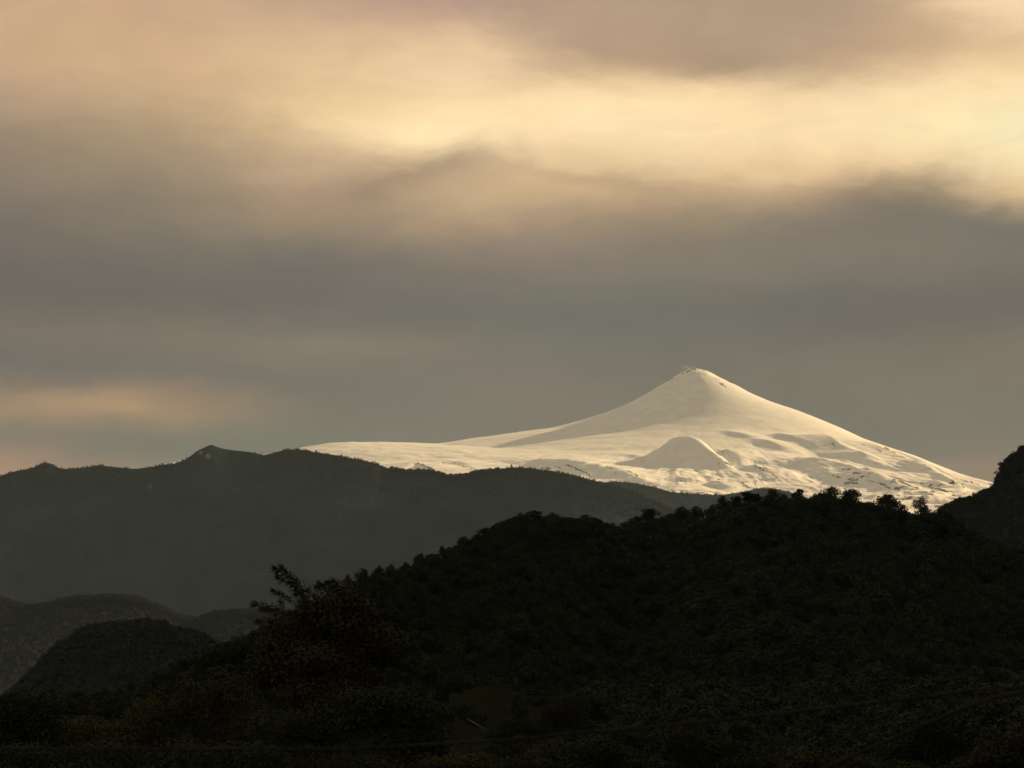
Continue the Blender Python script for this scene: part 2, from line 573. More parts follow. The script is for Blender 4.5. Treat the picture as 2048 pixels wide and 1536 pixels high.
def volcano_base(x, y):
    dx_, dy_ = (x - top.x) / KM, (y - SY) / KM
    r = np.hypot(dx_, dy_) + 1e-6
    c, s = dx_ / r, -dy_ / r                     # c: right, s: towards the camera
    wr = np.maximum(c, 0) ** 2
    wl = np.maximum(-c, 0) ** 2
    wf = np.maximum(s, 0) ** 2
    wb = np.maximum(-s, 0) ** 2
    drop = wr * interp_s(RP, r) + wl * interp_s(LP, r) + wf * interp_s(FP, r) + wb * interp_s(BP, r)
    # nearer ground looks higher for the same height, so the near side sinks by that much more
    hgt = (HY - SPY) - (HY - SPY - drop) * (1 - np.maximum(s, 0) * r * KM / SY)
    return top.z - hgt * KM, r, c, s


def project_line(pts, base=volcano_base, y0=13600.0, y1=22000.0):
    out = []
    ys = np.linspace(y0, y1, 600)
    for px, py in pts:
        rx, rz = ray(px, py)
        zb = base(rx * ys, ys)[0]
        d = zb - rz * ys
        k = np.where((d[:-1] < 0) & (d[1:] >= 0))[0]
        yy = ys[k[0]] if len(k) else y1
        out.append((rx * yy, yy))
    return np.array(out)


def polyline_dist(X, Y, P):
    """signed distance to a polyline (negative on the camera side), and fade 0..1 towards its ends"""
    best = np.full(X.shape, 1e9)
    sgn = np.zeros(X.shape)
    par = np.zeros(X.shape)
    seg = np.hypot(*(P[1:] - P[:-1]).T)
    cum = np.concatenate([[0], np.cumsum(seg)])
    for i in range(len(P) - 1):
        ax, ay = P[i]
        bx, by = P[i + 1]
        ex, ey = bx - ax, by - ay
        ll = ex * ex + ey * ey + 1e-9
        t = np.clip(((X - ax) * ex + (Y - ay) * ey) / ll, 0, 1)
        qx, qy = ax + t * ex, ay + t * ey
        d = np.hypot(X - qx, Y - qy)
        side = np.sign(ex * (Y - ay) - ey * (X - ax))
        m = d < best
        best[m] = d[m]
        sgn[m] = side[m]
        par[m] = (cum[i] + t[m] * seg[i]) / cum[-1]
    return best, sgn, par


# crest lines: photo points and the height in photo pixels of the steep face that falls towards the camera
CRESTS = [
    ([(1040, 919), (1070, 915), (1115, 917), (1160, 925), (1210, 935), (1290, 952)], 20),
    ([(1180, 944), (1240, 950), (1310, 965), (1380, 978)], 10),
    ([(798, 936), (832, 926), (855, 933), (875, 941)], 14),
    ([(900, 923), (930, 930), (962, 941)], 4),
    ([(1615, 862), (1632, 867), (1652, 876), (1672, 890), (1700, 908), (1730, 919), (1760, 933)], 22),
    ([(1540, 862), (1580, 873), (1612, 888), (1638, 899)], 9),
    ([(1490, 872), (1530, 882), (1580, 899), (1610, 911)], 8),
    ([(1440, 858), (1480, 868), (1520, 877)], 5),
    ([(1560, 922), (1600, 920), (1645, 923), (1690, 934), (1730, 947), (1775, 962)], 26),
    ([(1700, 884), (1735, 897), (1765, 910), (1795, 923), (1840, 944), (1900, 962)], 20),
    ([(1765, 891), (1800, 906), (1845, 926), (1900, 948)], 6),
    ([(1650, 909), (1705, 923), (1760, 938), (1820, 956), (1880, 972)], 10),
    ([(1800, 938), (1860, 957), (1930, 974)], 10),
    ([(1675, 948), (1730, 955), (1790, 970), (1850, 992), (1880, 1003)], 20),
    ([(1800, 965), (1850, 975), (1905, 985), (1950, 998)], 14),
    ([(1440, 898), (1462, 905), (1480, 918), (1492, 936)], 13),
    ([(1498, 929), (1525, 939), (1562, 957)], 11),
    ([(1320, 952), (1380, 958), (1440, 967), (1510, 974)], 9),
    ([(1290, 925), (1330, 942), (1380, 950)], 5),
    ([(1230, 905), (1290, 915), (1320, 925)], 4),
]
# bare rock: photo polylines and half width in photo pixels
ROCKS = [
    ([(1374, 744), (1382, 739), (1392, 739)], 1.8), ([(1362, 747), (1368, 746)], 1.5), ([(1440, 764), (1452, 777)], 1.6),
    ([(1343, 755), (1346, 757)], 1.3),
    ([(836, 926), (852, 933), (868, 938)], 2.0), ([(902, 923), (910, 926)], 1.2), ([(918, 929), (935, 935), (956, 939)], 1.0), ([(884, 925), (887, 926)], 1.6),
    ([(1084, 935), (1102, 938)], 2.2), ([(1113, 933), (1122, 936)], 1.6), ([(1130, 929), (1155, 937), (1182, 951)], 2.2),
    ([(1213, 932), (1222, 937)], 1.6), ([(1256, 942), (1275, 952)], 2.0), ([(1230, 947), (1236, 948)], 1.0), ([(1360, 961), (1374, 965)], 1.6),
    ([(1388, 942), (1398, 943)], 1.8), ([(1434, 956), (1438, 959)], 2.0), ([(1437, 915), (1450, 924), (1464, 931)], 1.6), ([(1436, 926), (1442, 935), (1452, 942)], 1.9),
    ([(1430, 897), (1448, 905)], 1.2), ([(1456, 911), (1472, 918)], 1.2), ([(1283, 922), (1286, 923)], 1.2),
    ([(1511, 933), (1527, 941)], 2.0), ([(1533, 940), (1545, 949), (1556, 956)], 1.8), ([(1518, 950), (1515, 960), (1511, 970)], 1.6), ([(1519, 958), (1527, 966)], 1.8),
    ([(1478, 962), (1492, 972), (1498, 976)], 1.8), ([(1484, 964), (1500, 963)], 1.2),
    ([(1633, 951), (1640, 957)], 1.8), ([(1663, 886), (1670, 892)], 2.2), ([(1685, 938), (1702, 939)], 2.0), ([(1705, 946), (1720, 946)], 1.7), ([(1724, 952), (1738, 955)], 1.5),
    ([(1664, 951), (1682, 955)], 1.8), ([(1694, 958), (1700, 960)], 1.8), ([(1702, 965), (1716, 968)], 2.4), ([(1735, 960), (1750, 966)], 2.0), ([(1758, 965), (1778, 976)], 2.6), ([(1745, 925), (1752, 931)], 1.6),
    ([(1748, 897), (1755, 900), (1764, 904)], 1.4), ([(1768, 907), (1786, 913)], 1.0), ([(1770, 895), (1780, 900)], 1.8), ([(1784, 903), (1792, 906)], 1.7),
    ([(1724, 888), (1732, 891)], 1.4), ([(1810, 922), (1826, 930)], 1.2), ([(1800, 962), (1822, 972), (1836, 978)], 2.4), ([(1860, 976), (1888, 979)], 2.4),
    ([(1905, 988), (1920, 994), (1938, 1000)], 2.0), ([(1906, 992), (1908, 984)], 1.6), ([(1846, 984), (1866, 990)], 2.2), ([(1790, 975), (1800, 982)], 2.0),
    ([(1640, 980), (1642, 984)], 2.0), ([(1810, 984), (1824, 988)], 2.2), ([(1765, 985), (1785, 990)], 1.8), ([(1826, 1000), (1846, 1008)], 2.6), ([(1752, 998), (1775, 1003)], 2.4),
    ([(1290, 975), (1330, 984)], 1.6), ([(1390, 988), (1420, 992)], 1.8), ([(1340, 980), (1360, 988)], 1.4), ([(1880, 1002), (1915, 1006)], 1.8), ([(1945, 985), (1960, 990)], 1.4),
]


def build_volcano():
    ucol = np.arange(-150, 2460, 2.4)
    yrow = np.concatenate([np.arange(12600, 17000, 30), np.arange(17000, 22100, 17), np.arange(22100, 23200, 40), np.arange(23200, 30000, 220)])
    U, Y = np.meshgrid((ucol - 1024) / F, yrow)
    X = U * Y
    Z, r, c, s = volcano_base(X, Y)
    rm = r * KM
    th_ = np.arctan2(s, c)                       # 0 right, pi/2 towards the camera
    wx = fbm(X / 1500, Y / 1500, 3, 91)
    wy = fbm(X / 1500 + 40, Y / 1500, 3, 92)
    # radial ribs and gullies, stronger on the right-hand flank
    amp = smooth(350, 3000, rm)
    right = smooth(2.15, 0.9, np.abs(th_))
    rib = ridged(th_ * 5.5 + 0.25 * wx, rm / 5200 + 0.3 * wy, 3, 11, 0.5)
    rib2 = ridged(th_ * 24 + 0.6 * wx, rm / 1700 + wy, 3, 23, 0.55)
    Z = Z + amp * (2 + 40 * right * smooth(1700, 4200, rm)) * (rib - rib.mean()) * (0.7 + 0.5 * wy) + amp * (1.0 + 5 * right * smooth(1700, 4200, rm)) * (rib2 - rib2.mean())
    # wind-smoothed rolls and hollows on the lower apron
    roll = fbm((X * 0.62 - Y * 0.78) / 2600 + 0.3 * wx, (Y * 0.62 + X * 0.78) / 420 + 0.5 * wy, 4, 41, 0.5)
    low = smooth(1200, 4200, rm)
    Z = Z + low * 13 * roll
    Z = Z + smooth(600, 3500, rm) * 2.2 * fbm(X / 200, Y / 110, 3, 53)
    sx_, sy_ = X - top.x, SY - Y
    Z = Z + smooth(1500, 3500, rm) * (0.4 + 0.6 * right) * 12.0 * fbm(th_ * 26 + 0.8 * wx, rm / 3200 + wy, 4, 131, 0.55)
    Z = Z + smooth(300, 1500, rm) * 5.0 * fbm(X / 500 + wx, Y / 260, 4, 133, 0.5)
    # flat crater rim with a notch
    Z = Z + 8 * fbm(X / 90, Y / 90, 3, 71) * smooth(420, 60, rm)
    wz = fbm(X / 1100, Y / 1100, 2, 95)
    for pts, hp in CRESTS:
        pa = np.array(pts, float)
        qx_ = np.linspace(pa[0, 0], pa[-1, 0], 30)
        qy_ = np.interp(qx_, pa[:, 0], pa[:, 1])
        P, H = [], []
        for q, (qx1, qy1) in enumerate(zip(qx_, qy_)):
            t = q / 29.0
            hh_ = hp * float(smooth(0, 0.22, t) * smooth(1.0, 0.72, t))
            rx, rz = ray(qx1, qy1)
            ys_ = np.linspace(13600, 22600, 1800)
            zb = volcano_base(rx * ys_, ys_)[0] + 0.65 * hp * ys_ / F
            k = np.where((zb[:-1] < rz * ys_[:-1]) & (zb[1:] >= rz * ys_[1:]))[0]
            if len(k):
                P.append((rx * ys_[k[0]], ys_[k[0]])); H.append(hh_ * ys_[k[0]] / F)
        if len(P) < 3:
            continue
        P = np.array(P); H = np.array(H)
        for _k in range(30):
            P[1:-1] = (P[:-2] + 2 * P[1:-1] + P[2:]) / 4
            H[1:-1] = (H[:-2] + 2 * H[1:-1] + H[2:]) / 4
        d, sg, t = polyline_dist(X, Y, P)
        seg = np.hypot(*(P[1:] - P[:-1]).T)
        cum = np.concatenate([[0], np.cumsum(seg)]) / seg.sum()
        h = np.interp(t, cum, H)
        hm = max(H.max(), 5.0)
        wf_, wb_ = 2.7 * hm + 30, 4.0 * hm + 90
        dw = d * (1 + 0.3 * wz)
        up_ = P[:, 0] / P[:, 1]
        m0 = (P[4, 1] - P[0, 1]) / (up_[4] - up_[0])
        m1 = (P[-1, 1] - P[0, 1]) / (up_[-1] - up_[0])
        ux = np.concatenate([[up_[0] - 0.1], up_, [up_[-1] + 0.1]])
        yx = np.concatenate([[P[0, 1] - 0.1 * m0], P[:, 1], [P[-1, 1] + 0.1 * m1]])
        sg = np.where(Y < np.interp(U, ux, yx), -1, 1)
        Z = Z + (1.05 if pts[0][0] > 1430 else 0.85) * h * np.where(sg < 0, np.clip(1 - dw / wf_, 0, 1) ** 1.2, np.exp(-(dw / wb_) ** 1.6))
    # parasitic cone: a four sided peak with its broad flank turned to the camera
    Yk = 19350.0
    ap = at(1374, 872, Yk)
    ax_, ay_ = X - ap.x + 14 * wx, Y - ap.y + 14 * wy
    pl = None
    for azd, sl, off in ((190, 0.66, 10), (100, 0.86, 34), (262, 0.80, 34), (20, 0.30, 60)):
        a_ = R(azd)
        v_ = sl * np.maximum(ax_ * math.sin(a_) + ay_ * math.cos(a_) - off, 0)
        pl = v_ if pl is None else 14.0 * np.logaddexp(pl / 14.0, v_ / 14.0)
    pk = ap.z + 19.0 - pl + 13 * fbm(X / 150, Y / 150, 4, 96) * smooth(30, 160, np.hypot(ax_, ay_))
    m_ = np.hypot(ax_, ay_) < 900
    Z = np.where(m_, np.maximum(Z, pk) + 6 * np.exp(-np.abs(Z - pk) / 10) * 0, Z)
    # wooded and rocky foot at the left front and far right, broken snow
    foot = smooth(4600, 7200, rm)
    Z = Z + foot * 30 * ridged(X / 700, Y / 700, 4, 61, 0.55)
    # rock mask
    PX, PY = pix(X, Y, Z)
    rock = np.zeros(X.shape)
    jx, jy = fbm(X / 45, Y / 120, 3, 97), fbm(X / 45, Y / 120, 3, 98)
    for pts, wpx in ROCKS:
        d, sg, t = polyline_dist(PX + 3.0 * jx, PY + 1.6 * jy, np.array(pts, float))
        rock = np.maximum(rock, 0.66 * np.clip(1.6 - d / (wpx * 0.95), 0, 1))
    rock[Y > 22600] = 0
    gy, gx = np.gradient(Z)
    dY = np.gradient(Y, axis=0)
    dX = np.gradient(X, axis=1)
    sl_y = gy / dY
    brk = fbm(X / 240, Y / 240, 4, 81, 0.6)
    spotty = smooth(0.18, 0.40, sl_y) * smooth(0.15, 0.7, brk) * smooth(2200, 5200, rm) * 0.7
    rightlow = smooth(1560, 1700, PX) * smooth(925, 965, PY) * (PY < 1100)
    spotty2 = smooth(0.25, 0.75, fbm(X / 170, Y / 330, 4, 85, 0.65)) * (rightlow * 0.62)
    band = smooth(955, 985, PY) * smooth(1120, 1250, PX) * smooth(1600, 1400, PX) * (0.55 + 0.4 * brk)
    spotty = spotty * (np.hypot(ax_, ay_) > 420)
    rock = np.clip(np.maximum(np.maximum(rock, np.maximum(spotty, spotty2)), band * 0.75), 0, 1)
    Z = Z + 6.0 * rock * fbm(X / 50, Y / 50, 2, 99)
    o = grid_mesh('volcano', X, Y, Z, M_snow, {'rock': rock})
    tag(o, 'snow covered volcano cone with warm sunlit flanks and dark rock ribs', 'volcano', kind='structure')


build_volcano()


# ------------------------------------------------------------------ ridges between the camera and the volcano
def crest_curve(P):
    P = np.array(P, float)
    return lambda q: sum(np.interp(q + d, P[:, 0], P[:, 1]) for d in (-3, 0, 3)) / 3.0


def ridge(name, P, Yc, front, back, mat, slope=0.42, curve=0.0, seed=0, amp=1.0, yfun=None, umin=-500, umax=2600, step=3.0, bottom=-90.0, rows=(70, 20), attrs=None, gully=400.0, gdep=0.012):
    cf = crest_curve(P)
    ucol = np.arange(umin, umax, step)
    tf = np.linspace(1, 0, rows[0]) ** 1.6
    tb = np.linspace(0, 1, rows[1] + 1)[1:]
    Yc_ = (yfun(ucol) if yfun else np.full(ucol.shape, float(Yc)))
    rowsY, rowsD = [], []
    for t in tf:
        rowsD.append(np.full(ucol.shape, -t * front)); rowsY.append(Yc_ - t * front)
    for t in tb:
        rowsD.append(np.full(ucol.shape, t * back)); rowsY.append(Yc_ + t * back)
    Y = np.array(rowsY); D = np.array(rowsD)
    U = (ucol - 1024) / F
    X = U[None, :] * Y
    d = np.abs(D)
    # the crest's small peaks soften down the slope
    c0 = cf(ucol)
    kk = np.exp(-0.5 * (np.arange(-60, 61) / 24.0) ** 2); kk /= kk.sum()
    c1 = np.convolve(np.pad(c0, 60, mode='edge'), kk, mode='valid')
    kk = np.exp(-0.5 * (np.arange(-150, 151) / 70.0) ** 2); kk /= kk.sum()
    c2 = np.convolve(np.pad(c0, 150, mode='edge'), kk, mode='valid')
    t1 = smooth(0, 0.12 * front, d)
    t2 = smooth(0.08 * front, 0.5 * front, d)
    cc = c0[None, :] * (1 - t1) + c1[None, :] * t1
    cc = cc * (1 - t2) + c2[None, :] * t2
    zc = zat(cc, Yc_)
    fall = slope * d - curve * d * d
    nn = smooth(0, gully * 0.8, d)
    Z = zc - fall + nn * amp * (ridged(X / gully, Y / gully / 2.5, 4, seed, 0.5) - 0.9) * gully * gdep
    Z = Z + smooth(0, 60, d) * amp * 4 * fbm(X / 60, Y / 60, 3, seed + 5)
    Z = np.maximum(Z, bottom + 4 * fbm(X / 500, Y / 500, 2, seed + 9))
    a = attrs(X, Y, Z) if attrs else {'field': np.zeros(X.shape)}
    return grid_mesh(name, X, Y, Z, mat, a), cf


P_foot = [(-600, 1100), (900, 1060), (1150, 985), (1200, 966), (1222, 963), (1262, 965), (1300, 972), (1345, 984), (1400, 989), (1440, 990), (1480, 985), (1520, 976), (1550, 977), (1590, 987), (1640, 1003), (1700, 1030), (1780, 1045), (2700, 1060)]
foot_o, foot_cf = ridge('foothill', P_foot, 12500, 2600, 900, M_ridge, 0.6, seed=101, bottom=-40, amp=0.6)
tag(foot_o, 'brownish wooded foothill at the snow line below the volcano', 'foothill', kind='structure')

P_main = [(-600, 985), (-200, 965), (-60, 968), (0, 953), (12, 947), (30, 942), (60, 937), (75, 929), (88, 925), (100, 927), (112, 935), (124, 939), (150, 937), (182, 933), (196, 930), (215, 933), (240, 936), (268, 938), (300, 934), (325, 929), (350, 927), (372, 917), (395, 900), (420, 889), (436, 895), (452, 899), (480, 902), (505, 905), (525, 910), (545, 906), (572, 899), (600, 899), (625, 904), (650, 907), (680, 912), (705, 917), (725, 920), (745, 925), (765, 933), (790, 941), (815, 944), (830, 943), (862, 944), (880, 949), (895, 954), (930, 953), (950, 945), (975, 943), (1000, 940), (1020, 934), (1040, 935), (1060, 936), (1085, 940), (1105, 942), (1150, 950), (1180, 959), (1215, 967), (1260, 983), (1300, 997), (1345, 1017), (1400, 1040), (1500, 1080), (1700, 1130), (2700, 1200)]


def main_attr(X, Y, Z):
    PX, PY = pix(X, Y, Z)
    f = np.zeros(X.shape)
    for cx, cy, rx, ry in ((416, 912, 5, 4), (300, 974, 3.0, 2.2), (402, 905, 3, 3)):
        f = np.maximum(f, np.clip(1.4 - np.hypot((PX - cx) / rx, (PY - cy) / ry), 0, 1))
    return {'field': f * 0.5}


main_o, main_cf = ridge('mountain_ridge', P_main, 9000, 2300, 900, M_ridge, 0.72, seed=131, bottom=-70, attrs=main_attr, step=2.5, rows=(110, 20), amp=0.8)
tag(main_o, 'long grey wooded mountain ridge with a small peak left of the volcano', 'mountain', kind='structure')

P_low = [(-600, 1240), (-200, 1185), (-30, 1188), (0, 1196), (30, 1206), (60, 1214), (90, 1211), (120, 1202), (160, 1196), (220, 1193), (270, 1195), (300, 1204), (330, 1218), (360, 1232), (395, 1240), (430, 1226), (480, 1222), (560, 1225), (700, 1240), (1000, 1270), (2700, 1300)]


def valley_attr(X, Y, Z):
    PX, PY = pix(X, Y, Z)
    n = fbm(X / 260, Y / 260, 3, 5)
    return {'field': smooth(0.15, 0.4, n) * smooth(1195, 1225, PY) * 0.5}


low_o, low_cf = ridge('low_hill', P_low, 5200, 700, 500, M_valley, 0.62, seed=151, bottom=-60, attrs=valley_attr, gully=220.0)
tag(low_o, 'low hazy rounded hills at the foot of the long ridge', 'hill', kind='structure')

P_dome = [(-600, 1500), (-100, 1460), (0, 1425), (40, 1385), (66, 1362), (85, 1340), (105, 1318), (125, 1298), (150, 1283), (175, 1268), (200, 1259), (230, 1256), (260, 1255), (290, 1252), (325, 1255), (340, 1268), (370, 1272), (400, 1280), (425, 1292), (450, 1305), (500, 1340), (600, 1400), (2700, 1500)]
dome_o, dome_cf = ridge('wooded_hill', P_dome, 2500, 520, 260, M_hill, 0.62, seed=171, bottom=-60, gully=90.0, umax=1400)
tag(dome_o, 'dark dome shaped wooded hill at the lower left', 'hill', kind='structure')


# steep right-edge hill, plus an unseen spur added to keep sun off the woods
def shade_spur_height(x, y):
    """an added, unseen high ridge that runs from the steep hill in view round to the right of the camera"""
    P = np.array([(560, 3060), (1150, 3640), (1350, 2600), (1400, 1650), (1650, 700), (1760, -700)], float)
    d, sg, t = polyline_dist(x, y, P)
    h = np.interp(t, [0, 0.05, 0.16, 0.35, 0.8, 1.0], [240, 330, 760, 900, 900, 850])
    return h, d, t


P_spur = [(-600, 1460), (1500, 1200), (1760, 1100), (1860, 1050), (1890, 1022), (1905, 1011), (1915, 1006), (1935, 1004), (1950, 998), (1965, 989), (1985, 980), (1997, 972), (2000, 956), (2004, 945), (2010, 934), (2016, 927), (2026, 920), (2035, 911), (2048, 903), (2090, 872), (2140, 838), (2250, 770), (2400, 690), (2700, 560)]
spur_o, spur_cf = ridge('steep_hill', P_spur, 3000, 620, 500, M_hill, 0.5, seed=191, bottom=-60, gully=110.0, umin=1400, umax=2950, step=2.5)
tag(spur_o, 'dark steep wooded hill rising out of the right edge of the view', 'hill', kind='structure')

xs = np.arange(300, 4900, 28.0)
ys = np.arange(-1900, 4200, 26.0)
XX, YY = np.meshgrid(xs, ys)
h_, d_, t_ = shade_spur_height(XX, YY)
ZZ = h_ - 0.80 * d_ + 26 * ridged(XX / 260, YY / 260, 4, 201, 0.5) - 10
ZZ = np.where(YY > 2600, np.minimum(ZZ, 1e9), ZZ)
PXs = 1024 + F * XX / np.maximum(YY, 1)
ZZ = ZZ - np.where(YY > 1, 900 * smooth(2330, 2110, PXs), 0)   # stays right of the picture's edge
ZZ = np.maximum(ZZ, -95)
o = grid_mesh('shade_spur', XX, YY, ZZ, M_hill, {'field': np.zeros(XX.shape)})  # added out of view, shaped to cast shade over the near woods
tag(o, 'unseen mountain spur added beyond the right edge to shade the near woods', 'mountain', kind='structure')

# the valley floor and plain, one sheet to the horizon
gx = np.concatenate([-np.geomspace(60000, 200, 60), np.linspace(-190, 190, 11), np.geomspace(200, 60000, 60)])
gy = np.concatenate([-np.geomspace(60000, 200, 40), np.linspace(-190, 190, 11), np.geomspace(200, 60000, 120)])
XX, YY = np.meshgrid(gx, gy)
ZZ = -88 + 6 * fbm(XX / 900, YY / 900, 3, 301)
o = grid_mesh('ground', XX, YY, ZZ, M_valley, {'field': smooth(0.1, 0.5, fbm(XX / 700, YY / 700, 3, 311))})
tag(o, 'dim valley floor of fields and woods below the hills', 'ground', kind='structure')

# ------------------------------------------------------------------ near wooded hillside
P_crest = np.array([(-900, 1440), (-200, 1415), (0, 1412), (130, 1410), (250, 1392), (330, 1356), (400, 1325), (440, 1300), (480, 1284), (520, 1268), (600, 1225), (690, 1182), (740, 1158), (800, 1148), (850, 1126), (900, 1108), (940, 1086), (975, 1066), (1000, 1054), (1040, 1040), (1100, 1040), (1150, 1046), (1190, 1046), (1230, 1060), (1262, 1058), (1300, 1044), (1350, 1036), (1411, 1040), (1440, 1018), (1480, 1008), (1530, 1002), (1580, 1001), (1620, 1000), (1650, 998), (1700, 999), (1740, 1010), (1780, 1017), (1820, 1031), (1860, 1036), (1900, 1048), (1950, 1070), (2000, 1092), (2048, 1112), (2200, 1180), (2500, 1240)], float)
P_cy = np.array([(-900, 620), (0, 620), (400, 640), (700, 880), (1000, 1180), (1300, 1400), (1700, 1500), (2048, 1450), (2500, 1300)], float)


def valley_z(y):
    return np.interp(y, [-80, -10, 0, 6, 20, 60, 120, 200, 320, 420, 520, 700, 1100, 2500], [-0.6, -1.55, -1.7, -2.0, -3.6, -8.5, -12.5, -15.5, -17, -15, -12, -10, -14, -60])


def bank_top(x, y):
    """bare earth knoll in the middle of the lower woods: its height above the camera's level"""
    q = 1024 + F * x / np.maximum(y, 5.0)
    t = np.interp(q, [780, 840, 880, 930, 965, 985, 1010, 1060, 1120, 1160, 1240], [1500, 1404, 1382, 1370, 1361, 1358, 1362, 1382, 1410, 1440, 1540])
    d = y - 515.0
    return zat(t, 515.0) - np.where(d < 0, -0.30 * d, 0.5 * d)


def hillside_z(x, y):
    yy = np.maximum(y, 5.0)
    q = 1024 + F * x / yy
    q = np.clip(q, -900, 2500)
    zc = zat(np.interp(q, P_crest[:, 0], P_crest[:, 1]), 1.0)
    yc = np.interp(q, P_cy[:, 0], P_cy[:, 1])
    zc = zc * yc
    d = yy - yc
    front = zc - 0.235 * np.abs(d) * (1 - 0.00015 * np.abs(d))
    behind = zc - 0.30 * d
    h = np.where(d < 0, front, behind)
    h = np.maximum(h, -80)
    v = valley_z(y)
    k = 6.0
    z = k * np.logaddexp(h / k, v / k) - k * 0.0
    z = np.where(h > v + 30, h, z)
    z = np.where(v > h + 30, v, z)
    near = smooth(120, 350, y)
    z = z + near * (2.2 * fbm(x / 45, y / 60, 3, 401)) * smooth(0, 60, np.abs(d)) + smooth(10, 60, y) * 0.25 * fbm(x / 6, y / 6, 3, 411)
    b = bank_top(x, y)
    m = (y > 380) & (y < 600)
    return np.where(m, 1.0 * np.logaddexp(z / 1.0, np.where(m, b, -900.0) / 1.0), z)


uu = np.linspace(-0.30, 0.30, 420)
yy = np.concatenate([np.arange(-60, 30, 3.0), np.geomspace(30, 2000, 330)])
UU, YY = np.meshgrid(uu, yy)
XX = UU * (YY + 90.0)
ZZ = hillside_z(XX, YY)
PXh, PYh = pix(XX, np.maximum(YY, 5), ZZ)
cb = at(985, 1362, 520)
bare = smooth(1.1, 0.75, np.hypot((XX - cb.x - 1) / 14.0, (YY - 500) / 24.0) + 0.25 * fbm(XX / 5, YY / 5, 3, 431))
c2 = at(1285, 1510, 330)
bare2 = smooth(1.1, 0.7, np.hypot((XX - c2.x) / 3.4, (YY - 330) / 16.0) + 0.25 * fbm(XX / 3, YY / 3, 3, 433))
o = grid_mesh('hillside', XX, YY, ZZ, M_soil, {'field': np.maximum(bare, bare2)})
tag(o, 'dark forested hillside that fills the lower half of the view', 'hillside', kind='structure')


# ------------------------------------------------------------------ crowns
def crown_quads(lobes, n, size, seed, droop=0.15, flat=0.35):
    """leaf clumps spread through overlapping lobes (centre, radii); z of the whole crown is 0..1"""
    r_ = np.random.default_rng(seed)
    vol = np.array([l[1][0] * l[1][1] * l[1][2] for l in lobes]) ** 0.67
    pick = r_.choice(len(lobes), n, p=vol / vol.sum())
    cen = np.array([l[0] for l in lobes])[pick]
    rad = np.array([l[1] for l in lobes])[pick]
    d = r_.normal(size=(n, 3))
    d /= np.linalg.norm(d, axis=1)[:, None]
    rr = r_.uniform(0.45, 1.08, n)[:, None] ** 0.7
    p = cen + d * rad * rr
    nrm = d + r_.normal(scale=0.5, size=(n, 3)) + np.array([0, 0, 0.25])
    nrm /= np.linalg.norm(nrm, axis=1)[:, None]
    t = np.cross(nrm, r_.normal(size=(n, 3)))
    t /= np.linalg.norm(t, axis=1)[:, None]
    b = np.cross(nrm, t)
    s = size * r_.uniform(0.5, 1.3, n)[:, None]
    k = r_.uniform(0.35, 0.8, n)[:, None]
    bend = nrm * s * 0.25
    V = np.stack([p - t * s, p - b * s * k - bend, p + t * s * 1.1, p + b * s * k - bend], 1)
    return V


def lobes_round(r_, wide, nl=13, base=0.18, top=1.0, cone=0.5):
    out = []
    for i in range(nl):
        h = base + (top - base - 0.12) * (i + 0.5) / nl
        prof = wide * (math.sin(math.pi * min(1, (h - base) / (top - base) * (1 - cone * 0.45) + 0.25 * (1 - cone) + 0.12)) ** 0.6)
        a = r_.uniform(0, 2 * math.pi)
        off = prof * r_.uniform(0.35, 0.75)
        rr = prof * r_.uniform(0.42, 0.62) + 0.03
        out.append(((math.cos(a) * off, math.sin(a) * off, h), (rr, rr, rr * r_.uniform(0.6, 0.95))))
    out.append(((r_.uniform(-.04, .04), r_.uniform(-.04, .04), top - 0.12), (wide * 0.34, wide * 0.34, 0.12)))
    out.append(((0, 0, (base + top) / 2), (wide * 0.5, wide * 0.5, (top - base) * 0.42)))
    return out


CROWNS = []
for k in range(9):
    r_ = np.random.default_rng(500 + k)
    if k < 4:      # rounded, fairly wide
        lb = lobes_round(r_, 0.46, 14, 0.12, 1.0, 0.35)
    elif k < 7:    # taller and narrower, pointed
        lb = lobes_round(r_, 0.30, 15, 0.10, 1.0, 0.95)
    else:          # open, gappy
        lb = lobes_round(r_, 0.44, 9, 0.25, 1.0, 0.4)[:-1]
    n = 2600 if k < 7 else 1700
    V = crown_quads(lb, n, 0.033, 600 + k)
    CROWNS.append(quads_mesh('crown', V, M_leaf))
FAR = []
for k in range(3):
    r_ = np.random.default_rng(700 + k)
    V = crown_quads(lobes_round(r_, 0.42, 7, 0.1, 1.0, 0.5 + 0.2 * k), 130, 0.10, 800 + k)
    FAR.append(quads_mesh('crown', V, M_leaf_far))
TRUNKS = []
for k in range(4):
    r_ = random.Random(900 + k)
    T = Tubes()
    lean = r_.uniform(-0.04, 0.04)
    pts = [(lean * t * t, 0.02 * math.sin(5 * t), t * 0.92 - 0.12) for t in np.linspace(0, 1, 6)]
    T.add(pts, [0.022, 0.018, 0.015, 0.011, 0.007, 0.003], 6)
    for j in range(7):
        h = r_.uniform(0.2, 0.75)
        a = r_.uniform(0, 6.28)
        ln = (1 - h) * 0.34 + 0.05
        s0 = Vector((lean * h * h, 0, h))
        T.add([s0, s0 + Vector((math.cos(a) * ln * .5, math.sin(a) * ln * .5, ln * .35)), s0 + Vector((math.cos(a) * ln, math.sin(a) * ln, ln * .8))], [0.007, 0.005, 0.002], 4)
    TRUNKS.append(T.mesh('trunk', M_bark))


